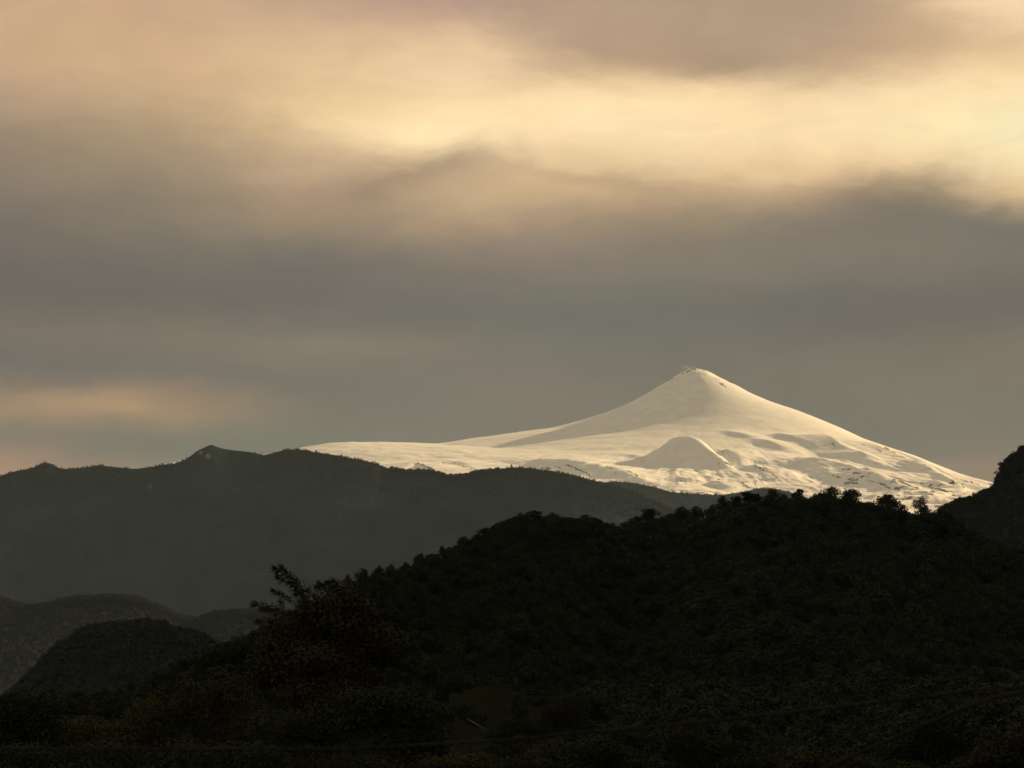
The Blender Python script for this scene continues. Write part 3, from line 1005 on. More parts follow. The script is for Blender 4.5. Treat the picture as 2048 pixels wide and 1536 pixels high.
def add_tree(x, y, z, h, wide, kind, rz, label, group=None, cat='tree'):
    e = bpy.data.objects.new('broadleaf_tree' if kind not in (4, 5, 6) else 'slender_tree', None)
    e.empty_display_size = 0.5
    e.location = (x, y, z)
    e.rotation_euler = (0, 0, rz)
    C.objects.link(e)
    tag(e, label, cat, group)
    t = bpy.data.objects.new('trunk', TRUNKS[kind % 4])
    t.scale = (h, h, h)
    t.parent = e
    C.objects.link(t)
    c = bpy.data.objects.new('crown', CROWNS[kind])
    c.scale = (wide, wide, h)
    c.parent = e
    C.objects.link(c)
    return e


# distinct trees on the skyline: top pixel, width in pixels, crown kind, label
def crest_y(px):
    return float(np.interp(px, P_cy[:, 0], P_cy[:, 1]))


SKYLINE = [
    (1665, 971, 46, 0, 'broad round tree, the widest standing on the skyline before the snow'),
    (1704, 976, 38, 2, 'ragged tree just right of the broadest round tree on the skyline'),
    (1779, 988, 44, 7, 'domed tree with a pale gap low in its crown, on the falling skyline'),
    (1843, 992, 36, 8, 'tall open crowned tree standing alone near the right end of the skyline'),
    (1881, 1013, 30, 1, 'rounded tree in the dip where the steep hill meets the forest skyline'),
    (1596, 976, 20, 5, 'small narrow tree like a pillar on the skyline below the snowfield'),
    (1543, 977, 36, 8, 'airy thin leaved tree on the skyline just left of the pillar tree'),
    (1567, 987, 20, 3, 'low rounded tree between the airy tree and the pillar tree'),
    (1514, 986, 26, 2, 'loose crown on the skyline under the brown foothill bump'),
    (1497, 983, 28, 6, 'pointed tree on the skyline in front of the brown foothill bump'),
    (1474, 992, 26, 4, 'slim tree in the gap between two pointed skyline trees'),
    (1447, 991, 32, 1, 'rounded tree at the step where the skyline jumps up to the right'),
    (1425, 1008, 28, 3, 'smaller tree at the foot of the skyline step'),
    (1391, 1010, 40, 0, 'round tree left of the deep notch in the skyline'),
    (1364, 1011, 34, 2, 'yellowish green rounded tree, second left of the deep notch'),
    (1340, 1026, 26, 3, 'small tree filling the dip left of the yellowish green tree'),
    (1300, 1016, 34, 4, 'pointed tree peak on the middle of the skyline'),
    (1272, 1031, 26, 5, 'narrow tree leaning on the left side of the pointed middle tree'),
    (1252, 1043, 28, 1, 'low round crown in the saddle of the skyline'),
    (1225, 1045, 24, 7, 'sparse crown just right of the rounded forest hump'),
    (1190, 1034, 26, 3, 'small crown on the right shoulder of the rounded forest hump'),
    (1173, 1027, 30, 2, 'crown at the right peak of the rounded forest hump'),
    (1140, 1033, 26, 0, 'crown in the shallow dip on top of the rounded forest hump'),
    (1103, 1024, 28, 1, 'crown near the top centre of the rounded forest hump'),
    (1068, 1020, 28, 5, 'spiky crown at the very top of the rounded forest hump'),
    (1040, 1024, 26, 3, 'crown at the left shoulder of the rounded forest hump'),
    (1003, 1041, 20, 6, 'small pointed tree where the left slope meets the hump'),
    (971, 1054, 26, 4, 'pointed tree high on the long left slope of the forest'),
    (956, 1068, 20, 1, 'short rounded tree under the pointed one on the left slope'),
    (928, 1071, 30, 2, 'bushy tree standing out halfway up the long left slope'),
    (898, 1093, 24, 3, 'flat topped bushy tree below the halfway one on the left slope'),
    (883, 1091, 12, 6, 'thin spiky tree rising from the middle of the left slope'),
    (863, 1106, 18, 7, 'low open bush right of the twin bumps on the left slope'),
    (841, 1104, 26, 0, 'rounded bushy tree, upper of the twin bumps on the left slope'),
    (811, 1123, 22, 1, 'rounded bushy tree, lower of the twin bumps on the left slope'),
    (782, 1127, 26, 8, 'open twiggy tree near the lower end of the left slope'),
    (758, 1130, 26, 3, 'dense low tree near the lower end of the left slope'),
    (725, 1134, 30, 2, 'broad bushy tree at the start of the left slope'),
    (695, 1146, 22, 0, 'bushy tree just above the feathery bamboo'),
    (667, 1162, 16, 6, 'little pointed tree behind the feathery bamboo'),
    (1630, 986, 20, 3, 'small round crown left of the broadest skyline tree'),
    (1648, 992, 16, 6, 'tiny pointed tree tucked against the broadest skyline tree'),
    (1740, 1003, 26, 2, 'scrubby crown where the skyline starts to fall'),
    (1810, 1022, 24, 1, 'low crown in the notch between the domed and the open crowned tree'),
    (1906, 1038, 34, 0, 'big dark crown sloping down below the steep right hill'),
    (1950, 1064, 34, 2, 'dark crown lower on the far right shoulder of the forest'),
    (1992, 1086, 30, 3, 'dark crown near the right edge, last but one along the shoulder'),
    (2032, 1096, 34, 5, 'pointed dark crown at the right edge of the view'),
]
taken = []
for (px, py, wpx, kind, lab) in SKYLINE:
    Y = crest_y(px) + random.uniform(-12, 6)
    wid = wpx * Y / F
    b = at(px, py, Y)
    g = float(hillside_z(np.array([b.x]), np.array([Y]))[0])
    h = max(b.z - g, wid * 0.8)
    wk = 0.46 if kind < 4 else (0.30 if kind < 7 else 0.44)
    add_tree(b.x, Y, g - 0.05, b.z - g if b.z - g > 2 else 2.5, wid / (2 * wk) * 1.12, kind, random.uniform(0, 6.28), lab)
    taken.append((b.x, Y))

# the rest of the wood, scattered with spacing
cand = []
r_ = np.random.default_rng(33)
npts = 26000
qx = r_.uniform(-160, 2210, npts)
Yr = np.sqrt(r_.uniform(230 ** 2, 1540 ** 2, npts))
Xr = (qx - 1024) / F * Yr
yc = np.interp(qx, P_cy[:, 0], P_cy[:, 1])
ok = Yr < yc + 22
Xr, Yr, qx, yc = Xr[ok], Yr[ok], qx[ok], yc[ok]
Zr = hillside_z(Xr, Yr)
hh = np.interp(qx, [-200, 400, 700, 1000, 1250, 1400, 1700, 2100], [6.0, 5.0, 5.2, 6.2, 7.5, 9.5, 10.5, 10.5])
nearf = np.interp(Yr, [230, 450, 800], [0.5, 0.62, 1.0])
patch = fbm(Xr / 60, Yr / 60, 3, 441)
hh = hh * nearf * np.clip(r_.lognormal(-0.05, 0.30, len(hh)), 0.45, 1.75) * (1 + 0.35 * patch)
bareR = (np.hypot((Xr - cb.x - 1) / 14.5, (Yr - 500) / 28.0) < 1.0) | (np.hypot((Xr - c2.x) / 4.5, (Yr - 330) / 20.0) < 1.0)
# nothing tall in front of the bare bank
PXr, PYt = pix(Xr, Yr, Zr + hh)
infront = (Yr < 500) & (PXr > 860) & (PXr < 1140) & (PYt < 1425)
infront2 = (Yr < 330) & (PXr > 1255) & (PXr < 1325)
ok = ~(bareR | infront | infront2)
Xr, Yr, Zr, hh, qx, yc = [a[ok] for a in (Xr, Yr, Zr, hh, qx, yc)]
cell = {}
sel = []
for (x, y) in taken:
    cell.setdefault((int(x // 6), int(y // 6)), []).append((x, y, 3.0))
for i in range(len(Xr)):
    sp = 0.50 * hh[i] ** 0.9 * 1.15
    kx, ky = int(Xr[i] // 6), int(Yr[i] // 6)
    good = True
    for a in (-1, 0, 1):
        for b_ in (-1, 0, 1):
            for (x, y, s_) in cell.get((kx + a, ky + b_), ()):
                if (x - Xr[i]) ** 2 + (y - Yr[i]) ** 2 < (0.5 * (sp + s_)) ** 2:
                    good = False
                    break
    if good:
        cell.setdefault((kx, ky), []).append((Xr[i], Yr[i], sp))
        sel.append(i)
sel = np.array(sel)
tx, ty, tz, th2, tq, tyc = Xr[sel], Yr[sel], Zr[sel], hh[sel], qx[sel], yc[sel]
# near the crest: do not stand above the traced skyline
lim = zat(np.interp(tq, P_crest[:, 0], P_crest[:, 1]) - np.interp(tq, [0, 1180, 1250, 1400, 2048], [12, 11, 8, 3, 3]), 1.0) * ty
th2 = np.where(ty > tyc - 60, np.minimum(th2, np.maximum(lim - tz, 2.2)), th2)
size = th2 / ty
infr = (tq > 0) & (tq < 2048)
_, PYb = pix(tx, ty, tz + 0.6 * th2)
infr &= PYb < 1530
order = np.argsort(-np.where(infr, size, 0))
NIND = 232
ind = set(order[:NIND].tolist())


def tree_label(px, py, y, k):
    rows = [(1130, 'just under'), (1210, 'a little below'), (1290, 'halfway down under'), (1360, 'well below'), (1430, 'above the wires, under'), (1485, 'near the wires, under'), (9999, 'at the very bottom, under')]
    cols = [(130, 'the left edge bush'), (290, 'the dome hill foot'), (430, 'the dome shaped hill'), (560, 'the bamboo tips'), (700, 'the feathery bamboo'), (860, 'the lower left skyline'), (1000, 'the left skyline slope'),
            (1180, 'the rounded forest hump'), (1300, 'the skyline saddle'), (1430, 'the deep skyline notch'), (1560, 'the airy skyline tree'), (1700, 'the broadest skyline tree'), (1820, 'the domed skyline tree'), (1930, 'the open crowned skyline tree'), (9999, 'the right edge hill')]
    row = next(t for a, t in rows if py < a)
    col = next(t for a, t in cols if px < a)
    kd = {0: 'broad rounded', 1: 'rounded', 2: 'ragged rounded', 3: 'lumpy', 4: 'slender', 5: 'pointed', 6: 'narrow pointed', 7: 'open leaved', 8: 'gappy'}[k]
    return f'dark {kd} tree {row} {col}'


kinds = np.array([r_.choice([0, 1, 2, 3, 4, 5, 6, 7, 8], p=[.16, .16, .16, .14, .1, .09, .07, .06, .06]) for _ in range(len(tx))])
wds = th2 * r_.uniform(0.95, 1.3, len(tx))
rzs = r_.uniform(0, 6.28, len(tx))
PXt, PYt = pix(tx, ty, tz + 0.7 * th2)
for i in sorted(ind):
    lab = tree_label(PXt[i], PYt[i], ty[i], int(kinds[i]))
    add_tree(tx[i], ty[i], tz[i] - 0.05, th2[i], wds[i], int(kinds[i]), rzs[i], lab, 'trees of the shaded forest slope: ' + lab[5:])
rest = [i for i in range(len(tx)) if i not in ind]
print('trees', len(tx), 'individual', len(ind))


def scatter_stuff(name, pts, scl, rot, kind, meshes, mat, label, cat, k3='stuff'):
    """one object that carries many copies of a few crown meshes, placed by a geometry-nodes modifier"""
    me = bpy.data.meshes.new(name)
    n = len(pts)
    me.vertices.add(n)
    me.vertices.foreach_set('co', np.asarray(pts, np.float32).ravel())
    a = me.attributes.new('scl', 'FLOAT_VECTOR', 'POINT'); a.data.foreach_set('vector', np.asarray(scl, np.float32).ravel())
    a = me.attributes.new('rotz', 'FLOAT', 'POINT'); a.data.foreach_set('value', np.asarray(rot, np.float32))
    a = me.attributes.new('pick', 'INT', 'POINT'); a.data.foreach_set('value', np.asarray(kind, np.int32))
    me.materials.append(mat)
    o = bpy.data.objects.new(name, me)
    C.objects.link(o)
    ng = bpy.data.node_groups.new(name + '_nodes', 'GeometryNodeTree')
    ng.interface.new_socket('Geometry', in_out='INPUT', socket_type='NodeSocketGeometry')
    ng.interface.new_socket('Geometry', in_out='OUTPUT', socket_type='NodeSocketGeometry')
    gi = ng.nodes.new('NodeGroupInput'); go = ng.nodes.new('NodeGroupOutput')
    jt = None
    jn = ng.nodes.new('GeometryNodeJoinGeometry')

    def named(nm, typ):
        q = ng.nodes.new('GeometryNodeInputNamedAttribute'); q.data_type = typ
        q.inputs['Name'].default_value = nm
        return q.outputs['Attribute']
    cx = ng.nodes.new('ShaderNodeCombineXYZ')
    ng.links.new(named('rotz', 'FLOAT'), cx.inputs[2])
    for k, ob in enumerate(meshes):
        oi = ng.nodes.new('GeometryNodeObjectInfo')
        oi.transform_space = 'ORIGINAL'
        oi.inputs['Object'].default_value = ob
        oi.inputs['As Instance'].default_value = True
        cmp_ = ng.nodes.new('FunctionNodeCompare'); cmp_.data_type = 'INT'; cmp_.operation = 'EQUAL'
        ng.links.new(named('pick', 'INT'), cmp_.inputs[2]); cmp_.inputs[3].default_value = k
        ip = ng.nodes.new('GeometryNodeInstanceOnPoints')
        ng.links.new(gi.outputs[0], ip.inputs['Points'])
        ng.links.new(cmp_.outputs[0], ip.inputs['Selection'])
        ng.links.new(oi.outputs['Geometry'], ip.inputs['Instance'])
        ng.links.new(cx.outputs[0], ip.inputs['Rotation'])
        ng.links.new(named('scl', 'FLOAT_VECTOR'), ip.inputs['Scale'])
        ng.links.new(ip.outputs[0], jn.inputs[0])
    ng.links.new(jn.outputs[0], go.inputs[0])
    md = o.modifiers.new('scatter', 'NODES')
    md.node_group = ng
    tag(o, label, cat, kind=k3)
    return o


# instance sources: crowns of trees that stand in the scene
src_crowns = []
for k in range(9):
    for ob in C.objects:
        if ob.type == 'MESH' and ob.data == CROWNS[k]:
            src_crowns.append(ob)
            break
k9 = kinds[rest] % len(src_crowns)
# 'ORIGINAL' space copies carry no object scale, so the scale is given per point
scatter_stuff('forest', np.stack([tx[rest], ty[rest], tz[rest] - 0.05], -1), np.stack([wds[rest], wds[rest], th2[rest]], -1), rzs[rest], k9,
              src_crowns, M_leaf, 'dark mass of countless trees covering the shaded forest slope', 'forest')


# far woods: crowns along the crests and slopes of the farther hills
def far_points(cf, Yc, q0, q1, n, depth, h0, h1, slope, seed, skip=None, sparse=None):
    rr_ = np.random.default_rng(seed)
    q = rr_.uniform(q0, q1, n)
    d = rr_.uniform(0, 1, n) ** 1.5 * depth
    if skip is not None:
        keep = ~skip(q)
        q, d = q[keep], d[keep]
    Y = Yc - d
    X = (q - 1024) / F * Y
    Z = zat(cf(q), Yc) - slope * d
    h = rr_.uniform(h0, h1, len(q))
    return np.stack([X, Y, Z - 0.15 * h], -1), h


# first far tree of each shape stands as a thing on the main ridge
far_src = []
for k, (q, lab) in enumerate(((886, 'tiny lone tree in the notch of the long ridge under the snowfield'), (941, 'tiny tree on the right side of the snow filled notch of the long ridge'), (1022, 'tiny tree on the rounded knoll of the long ridge right of the notch'))):
    e = bpy.data.objects.new('ridge_tree', None)
    e.location = at(q, float(main_cf(np.array([q]))[0]), 9000)
    C.objects.link(e)
    tag(e, lab, 'tree')
    t = bpy.data.objects.new('trunk', TRUNKS[k]); t.scale = (11, 11, 11); t.parent = e; C.objects.link(t)
    c = bpy.data.objects.new('crown', FAR[k]); c.scale = (9, 9, 11); c.parent = e; C.objects.link(c)
    far_src.append(c)
allp, allh = [], []
bald = lambda q: ((q > 372) & (q < 545) & (np.random.default_rng(3).uniform(size=q.shape) > np.where(np.abs(q - 425) < 35, -1, 0.12)))
p, h = far_points(main_cf, 9000, -200, 1400, 4200, 130, 4, 8.5, 0.72, 1, skip=bald); allp.append(p); allh.append(h)
p, h = far_points(main_cf, 9000, 780, 1000, 350, 12, 9, 15, 0.72, 2); allp.append(p); allh.append(h)
p, h = far_points(foot_cf, 12500, 1150, 2000, 1500, 150, 5, 10, 0.6, 3); allp.append(p); allh.append(h)
P_, H_ = np.concatenate(allp), np.concatenate(allh)
rr = np.random.default_rng(4)
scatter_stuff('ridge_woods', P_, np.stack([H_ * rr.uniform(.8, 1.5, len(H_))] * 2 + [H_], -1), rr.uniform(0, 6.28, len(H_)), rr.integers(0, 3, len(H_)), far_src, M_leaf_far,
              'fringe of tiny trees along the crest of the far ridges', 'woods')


def on_ridge(obj, Yc, q0, q1, n, seed, h0, h1):
    """points on the faces of a ridge mesh, thinned by chance"""
    me = obj.data
    co = np.zeros(len(me.vertices) * 3, np.float32)
    me.vertices.foreach_get('co', co)
    co = co.reshape(-1, 3)
    PXv, PYv = pix(co[:, 0], co[:, 1], co[:, 2])
    ok_ = (PXv > q0) & (PXv < q1) & (PYv < 1560) & (co[:, 2] > -55) & (co[:, 1] < Yc + 20)
    co = co[ok_]
    rr_ = np.random.default_rng(seed)
    i = rr_.integers(0, len(co), n)
    p_ = co[i] + np.concatenate([rr_.uniform(-4, 4, (n, 2)), np.zeros((n, 1))], 1)
    h_r = rr_.uniform(h0, h1, n)
    p_[:, 2] -= 0.25 * h_r
    return p_, h_r


for (nm, ob, cf_, Yc, q0, q1, n1, n2, h0, h1, lab) in (
        ('dome_woods', dome_o, dome_cf, 2500, -100, 620, 9000, 700, 6, 11, 'dense woods on the dome shaped hill at the lower left'),
        ('steep_hill_woods', spur_o, spur_cf, 3000, 1780, 2200, 9000, 900, 4, 8, 'dense woods on the steep hill at the right edge'),
        ('low_hill_woods', low_o, low_cf, 5200, -100, 760, 9000, 900, 5, 10, 'patchy woods on the low hazy hills at the left')):
    p1, h1_ = on_ridge(ob, Yc, q0, q1, n1, 5, h0, h1)
    p2, h2_ = far_points(cf_, Yc, q0, q1, n2, 25, h0, h1, 0.42, 6)
    if nm == 'steep_hill_woods':
        p2[:, 2] -= 3.0
    P_, H_ = np.concatenate([p1, p2]), np.concatenate([h1_, h2_])
    scatter_stuff(nm, P_, np.stack([H_ * rr.uniform(.9, 1.5, len(H_))] * 2 + [H_], -1), rr.uniform(0, 6.28, len(H_)), rr.integers(0, 3, len(H_)), far_src, M_leaf_far, lab, 'woods')


# ------------------------------------------------------------------ near plants
def leaf_strip(p, d, length, width, droop, r_):
    """a narrow pointed leaf of two quads"""
    d = d.normalized()
    side = d.cross(Vector((r_.uniform(-1, 1), r_.uniform(-1, 1), r_.uniform(-1, 1)))).normalized()
    m = p + d * length * 0.45 - Vector((0, 0, droop * length * 0.25))
    t = p + d * length - Vector((0, 0, droop * length))
    w = side * width * 0.5
    return [(p - w * .25, p + w * .25, m + w, m - w), (m - w, m + w, t + w * .06, t - w * .06)]


def px2w(px, py, Y):
    return at(px, py, Y)


def make_plume(name, label, stems, Y, parent_base, mat, leaf_len=0.16, leaf_w=0.022, dens=60, cat='bamboo', seed=1, spread=0.55, group=None):
    """arching stems given as pixel curves at depth Y, each with drooping narrow leaves towards its tip"""
    r_ = random.Random(seed)
    base = parent_base
    e = bpy.data.objects.new(name, None)
    e.location = base
    C.objects.link(e)
    tag(e, label, cat, group)
    quads = []
    inv = -Vector(base)
    for (curve, thick, fluff, dy) in stems:
        pts = []
        P = [px2w(a, b, Y + dy) for a, b in curve]
        n = 14
        for i in range(n + 1):          # Catmull-Rom through the points
            t = i / n * (len(P) - 1)
            k = min(int(t), len(P) - 2)
            f = t - k
            p0, p1, p2, p3 = P[max(k - 1, 0)], P[k], P[k + 1], P[min(k + 2, len(P) - 1)]
            pts.append(0.5 * ((2 * p1) + (p2 - p0) * f + (2 * p0 - 5 * p1 + 4 * p2 - p3) * f * f + (3 * p1 - p0 - 3 * p2 + p3) * f ** 3))
        T = Tubes()
        loc = [p + inv for p in pts]
        T.add(loc, [thick * (1 - 0.8 * i / n) for i in range(n + 1)], 5)
        # side twigs
        for i in range(n + 1):
            fr = i / n
            cnt = int(fluff * dens * (0.25 + fr) / n)
            dirv = (loc[min(i + 1, n)] - loc[max(i - 1, 0)]).normalized()
            for _ in range(cnt):
                dv = (dirv * r_.uniform(0.5, 1.3) + Vector((r_.gauss(0, spread), r_.gauss(0, spread), r_.gauss(0, spread)))).normalized()
                tw = r_.uniform(0.02, 0.20) * (1.25 - fr) * fluff
                q = loc[i] + dv * tw
                for _k in range(2):
                    dl = (dv + dirv * 0.8 + Vector((r_.gauss(0, .35), r_.gauss(0, .35), r_.gauss(0, .3))))
                    quads += leaf_strip(q, dl, leaf_len * r_.uniform(.6, 1.3), leaf_w * r_.uniform(.7, 1.3), r_.uniform(0.1, 0.6), r_)
        T.build('stem', M_bark, e)
    V = np.array([[tuple(v) for v in q] for q in quads])
    o_ = bpy.data.objects.new('leaves', quads_mesh('leaves', V, mat))
    o_.parent = e
    C.objects.link(o_)
    return e


def gz(x, y):
    return float(hillside_z(np.array([x]), np.array([y]))[0])


Yb = 75.0
bb = at(640, 1500, Yb)
bb = Vector((bb.x, Yb, gz(bb.x, Yb)))
bpx, bpy_ = pix(bb.x, bb.y, bb.z)
B0 = (float(bpx), float(bpy_))
make_plume('feathery_bamboo', 'tall feathery bamboo clump with plumes leaning left above the near trees', [
    ([B0, (640, 1330), (606, 1200), (592, 1165), (556, 1139)], 0.011, 2.0, 0.0),
    ([(640, 1300), (607, 1202), (594, 1170), (566, 1138)], 0.008, 1.6, 0.3),
    ([(640, 1310), (612, 1220), (594, 1180), (560, 1154)], 0.008, 1.4, -0.3),
    ([(630, 1320), (598, 1222), (576, 1196), (549, 1182)], 0.008, 1.0, 0.4),
    ([(628, 1330), (590, 1245), (556, 1220), (513, 1209)], 0.008, 1.5, 0.2),
    ([(625, 1330), (588, 1250), (560, 1225), (530, 1218)], 0.008, 1.3, -0.2),
    ([(622, 1340), (580, 1265), (548, 1246), (518, 1242)], 0.008, 0.9, 0.5),
    ([B0, (645, 1320), (622, 1215), (618, 1186), (600, 1184)], 0.008, 1.4, 0.5),
    ([(660, 1300), (650, 1200), (655, 1180), (640, 1171)], 0.008, 1.8, 0.7),
    ([(672, 1300), (672, 1200), (676, 1176), (662, 1166)], 0.008, 1.8, 0.9),
    ([(612, 1340), (578, 1240), (566, 1215), (562, 1206)], 0.006, 0.5, 0.9),
    ([(690, 1320), (716, 1250), (735, 1236), (762, 1232)], 0.008, 1.5, -0.8),
    ([(690, 1340), (730, 1285), (755, 1262), (775, 1262)], 0.008, 1.4, -1.0),
], Yb, bb, M_near, dens=150, leaf_len=0.15, leaf_w=0.020, seed=3)


def leafy_mass(name, label, cat, ell, Y, n, leaf, mat, seed, group=None, dpt=0.8, stems=6, core=True):
    """a shrub: ellipses in the picture (cx, cy, rx, ry) at depth Y give the lobes of its crown"""
    r_ = np.random.default_rng(seed)
    k = Y / F
    xs_ = [e_[0] for e_ in ell]
    bx = at(float(np.mean(xs_)), 1397, Y).x
    bz = gz(bx, Y)
    e = bpy.data.objects.new(name, None)
    e.location = (bx, Y, bz)
    C.objects.link(e)
    tag(e, label, cat, group)
    lobes = []
    T = Tubes()
    for (cx, cy, rx, ry) in ell:
        c_ = at(cx, cy, Y)
        c_ = (c_.x - bx, r_.uniform(-.5, .5) * rx * k * dpt, c_.z - bz)
        nl = 7
        for j in range(nl):
            a = r_.uniform(0, 6.28); q = r_.uniform(0.3, 0.75)
            rr_ = r_.uniform(0.35, 0.6)
            lobes.append(((c_[0] + math.cos(a) * q * rx * k, c_[1] + r_.uniform(-.6, .6) * rx * k * dpt, c_[2] + math.sin(a) * q * ry * k),
                          (rr_ * rx * k, rr_ * rx * k * dpt, rr_ * ry * k)))
        lobes.append((c_, (rx * k * .7, rx * k * dpt * .7, ry * k * .7)))
        T.add([(r_.uniform(-.2, .2), 0, -0.1), (c_[0] * .4, c_[1] * .4, c_[2] * .5), c_], [0.06, 0.04, 0.012], 5)
        for j in range(stems):
            a = r_.uniform(0, 6.28)
            T.add([(c_[0] * .4, c_[1] * .4, c_[2] * .5), (c_[0] + math.cos(a) * rx * k * .5, c_[1], c_[2] + math.sin(a) * ry * k * .5)], [0.02, 0.005], 4)
    V = crown_quads(lobes, int(n * 2.0), leaf * 0.62, seed + 1)
    # keep leaves above the ground
    V[:, :, 2] = np.maximum(V[:, :, 2], -0.3)
    T.build('stem', M_bark, e)
    o_ = bpy.data.objects.new('leaves', quads_mesh('leaves', V, mat))
    o_.parent = e
    C.objects.link(o_)
    return e


leafy_mass('leafy_shrub', 'big dark leafy shrub from which the feathery bamboo plumes rise', 'shrub', [(600, 1262, 75, 55), (670, 1232, 80, 62), (560, 1320, 95, 60), (720, 1290, 90, 70), (640, 1360, 130, 80)], 73.5, 12000, 0.085, M_near, 21)
leafy_mass('leafy_shrub', 'wide brownish green shrub under the bamboo, left of the bare bank', 'shrub', [(760, 1420, 110, 60), (640, 1450, 120, 60), (830, 1470, 90, 55)], 70, 6500, 0.075, M_shrub, 22)
leafy_mass('leafy_shrub', 'black rounded bush at the left edge below the dome shaped hill', 'shrub', [(45, 1412, 75, 48), (100, 1440, 60, 50), (20, 1460, 90, 60)], 110, 6500, 0.10, M_leaf, 23)
leafy_mass('leafy_shrub', 'dark bush between the left edge bush and the dome hill slope', 'shrub', [(200, 1470, 110, 50), (300, 1455, 90, 60), (400, 1430, 90, 70), (480, 1400, 80, 70)], 120, 8000, 0.11, M_shrub, 24)
leafy_mass('leafy_shrub', 'sloping dark thicket under the left end of the forest crest', 'shrub', [(420, 1350, 60, 45), (480, 1330, 60, 50), (370, 1390, 60, 45)], 190, 6000, 0.15, M_leaf, 25)
leafy_mass('leafy_shrub', 'yellow green bush at the right end of the bare earth bank', 'shrub', [(1130, 1425, 48, 42), (1100, 1440, 40, 30)], 260, 3500, 0.14, M_near, 26)
leafy_mass('leafy_shrub', 'dark bush standing in front of the middle of the bare earth bank', 'shrub', [(1035, 1420, 30, 36), (1050, 1452, 60, 30), (1000, 1468, 40, 22)], 240, 3000, 0.14, M_leaf, 27)
leafy_mass('leafy_shrub', 'yellowish bush at the bottom edge right of centre, under the diagonal wire', 'shrub', [(1640, 1535, 90, 36), (1760, 1540, 90, 36)], 90, 4500, 0.09, M_shrub, 28)
leafy_mass('leafy_shrub', 'yellow leaved bush in the bottom right corner of the view', 'shrub', [(1990, 1520, 50, 40), (2040, 1495, 40, 40), (1935, 1545, 60, 30)], 60, 4000, 0.07, M_near, 29)
leafy_mass('leafy_shrub', 'dark bush at the bottom centre, left of the small tan patch', 'shrub', [(1150, 1520, 90, 48), (1220, 1500, 40, 50)], 130, 5000, 0.11, M_leaf, 30)
leafy_mass('leafy_shrub', 'dark bush at the bottom between the tan patch and the yellowish bush', 'shrub', [(1440, 1520, 90, 50), (1370, 1500, 40, 60), (1520, 1530, 70, 40)], 140, 5500, 0.12, M_shrub, 31)
leafy_mass('leafy_shrub', 'low dark scrub along the bottom edge below the fallen pale log', 'shrub', [(940, 1530, 110, 36), (830, 1535, 110, 36), (1040, 1530, 60, 30)], 100, 5500, 0.09, M_shrub, 32)
leafy_mass('leafy_shrub', 'low dark scrub along the bottom edge left of centre', 'shrub', [(560, 1530, 130, 50), (420, 1520, 130, 60), (250, 1530, 130, 50), (80, 1530, 120, 45)], 90, 9000, 0.09, M_leaf, 33)
leafy_mass('leafy_shrub', 'tall dark shrub before the right edge under the upper wire', 'shrub', [(1860, 1480, 70, 60), (1800, 1520, 60, 50)], 120, 5000, 0.11, M_leaf, 34)
leafy_mass('leafy_shrub', 'small light bush on the left part of the bare earth bank', 'shrub', [(905, 1372, 26, 20), (880, 1392, 24, 18)], 480, 1200, 0.25, M_shrub, 35)


leafy_mass('leafy_shrub', 'low bush on the right flank of the bare earth bank', 'shrub', [(1085, 1404, 24, 14), (1062, 1400, 14, 10)], 480, 900, 0.25, M_shrub, 36)
leafy_mass('leafy_shrub', 'scrub overlapping the lower left foot of the bare earth bank', 'shrub', [(900, 1425, 50, 22), (950, 1440, 40, 16)], 420, 2200, 0.22, M_shrub, 37)

# pale dead wood
def log(name, label, pts, rad, cat='log'):
    T = Tubes()
    T.add(pts, rad, 8)
    me = T.mesh(name, M_pale)
    o_ = bpy.data.objects.new(name, me)
    C.objects.link(o_)
    tag(o_, label, cat)
    return o_


def gpt(px, py, lo, hi):
    """the ground point seen through a photo pixel, searched between two depths"""
    rx, rz = ray(px, py)
    ys_ = np.linspace(lo, hi, 800)
    d = hillside_z(rx * ys_, ys_) - rz * ys_
    k = np.where(d >= 0)[0]
    Y = ys_[k[0]] if len(k) else hi
    return Vector((rx * Y, Y, rz * Y))


a, b = at(935, 1438, 300), at(972, 1459, 292)
za, zb = gz(a.x, a.y), gz(b.x, b.y)
log('fallen_log', 'pale fallen log slanting down below the bare earth bank', [Vector((a.x, a.y, max(za, a.z))), (a + b) / 2, b], [0.05, 0.07, 0.05])
p0 = at(1034, 1370, 515)
log('dead_stump', 'short pale dead stump standing at the top of the bare earth bank', [Vector((p0.x, 515, gz(p0.x, 515) - 0.3)), Vector((p0.x - .15, 515, p0.z + .5)), Vector((p0.x - .45, 515, p0.z + 1.3))], [0.2, 0.15, 0.06], 'stump')
p0 = at(994, 1360, 515)
log('dead_stump', 'tiny pale stump at the highest point of the bare earth bank', [Vector((p0.x, 515, gz(p0.x, 515) - 0.3)), Vector((p0.x, 515, p0.z + .5))], [0.14, 0.10], 'stump')
p0 = at(868, 1425, 300)
log('dead_stump', 'thin pale stick upright left of the bare earth bank', [Vector((p0.x, 300, gz(p0.x, 300) - 0.2)), Vector((p0.x + .1, 300, p0.z + .5))], [0.07, 0.03], 'stick')

# ------------------------------------------------------------------ barbed wire close to the camera
fence = bpy.data.objects.new('wire_fence', None)
fence.location = at(2110, 1397, 2.6) + Vector((0, 0, -2.0))
C.objects.link(fence)
tag(fence, 'blurred dark barbed wire strands crossing close in front of the lower woods', 'fence')
fo = Vector(fence.location)


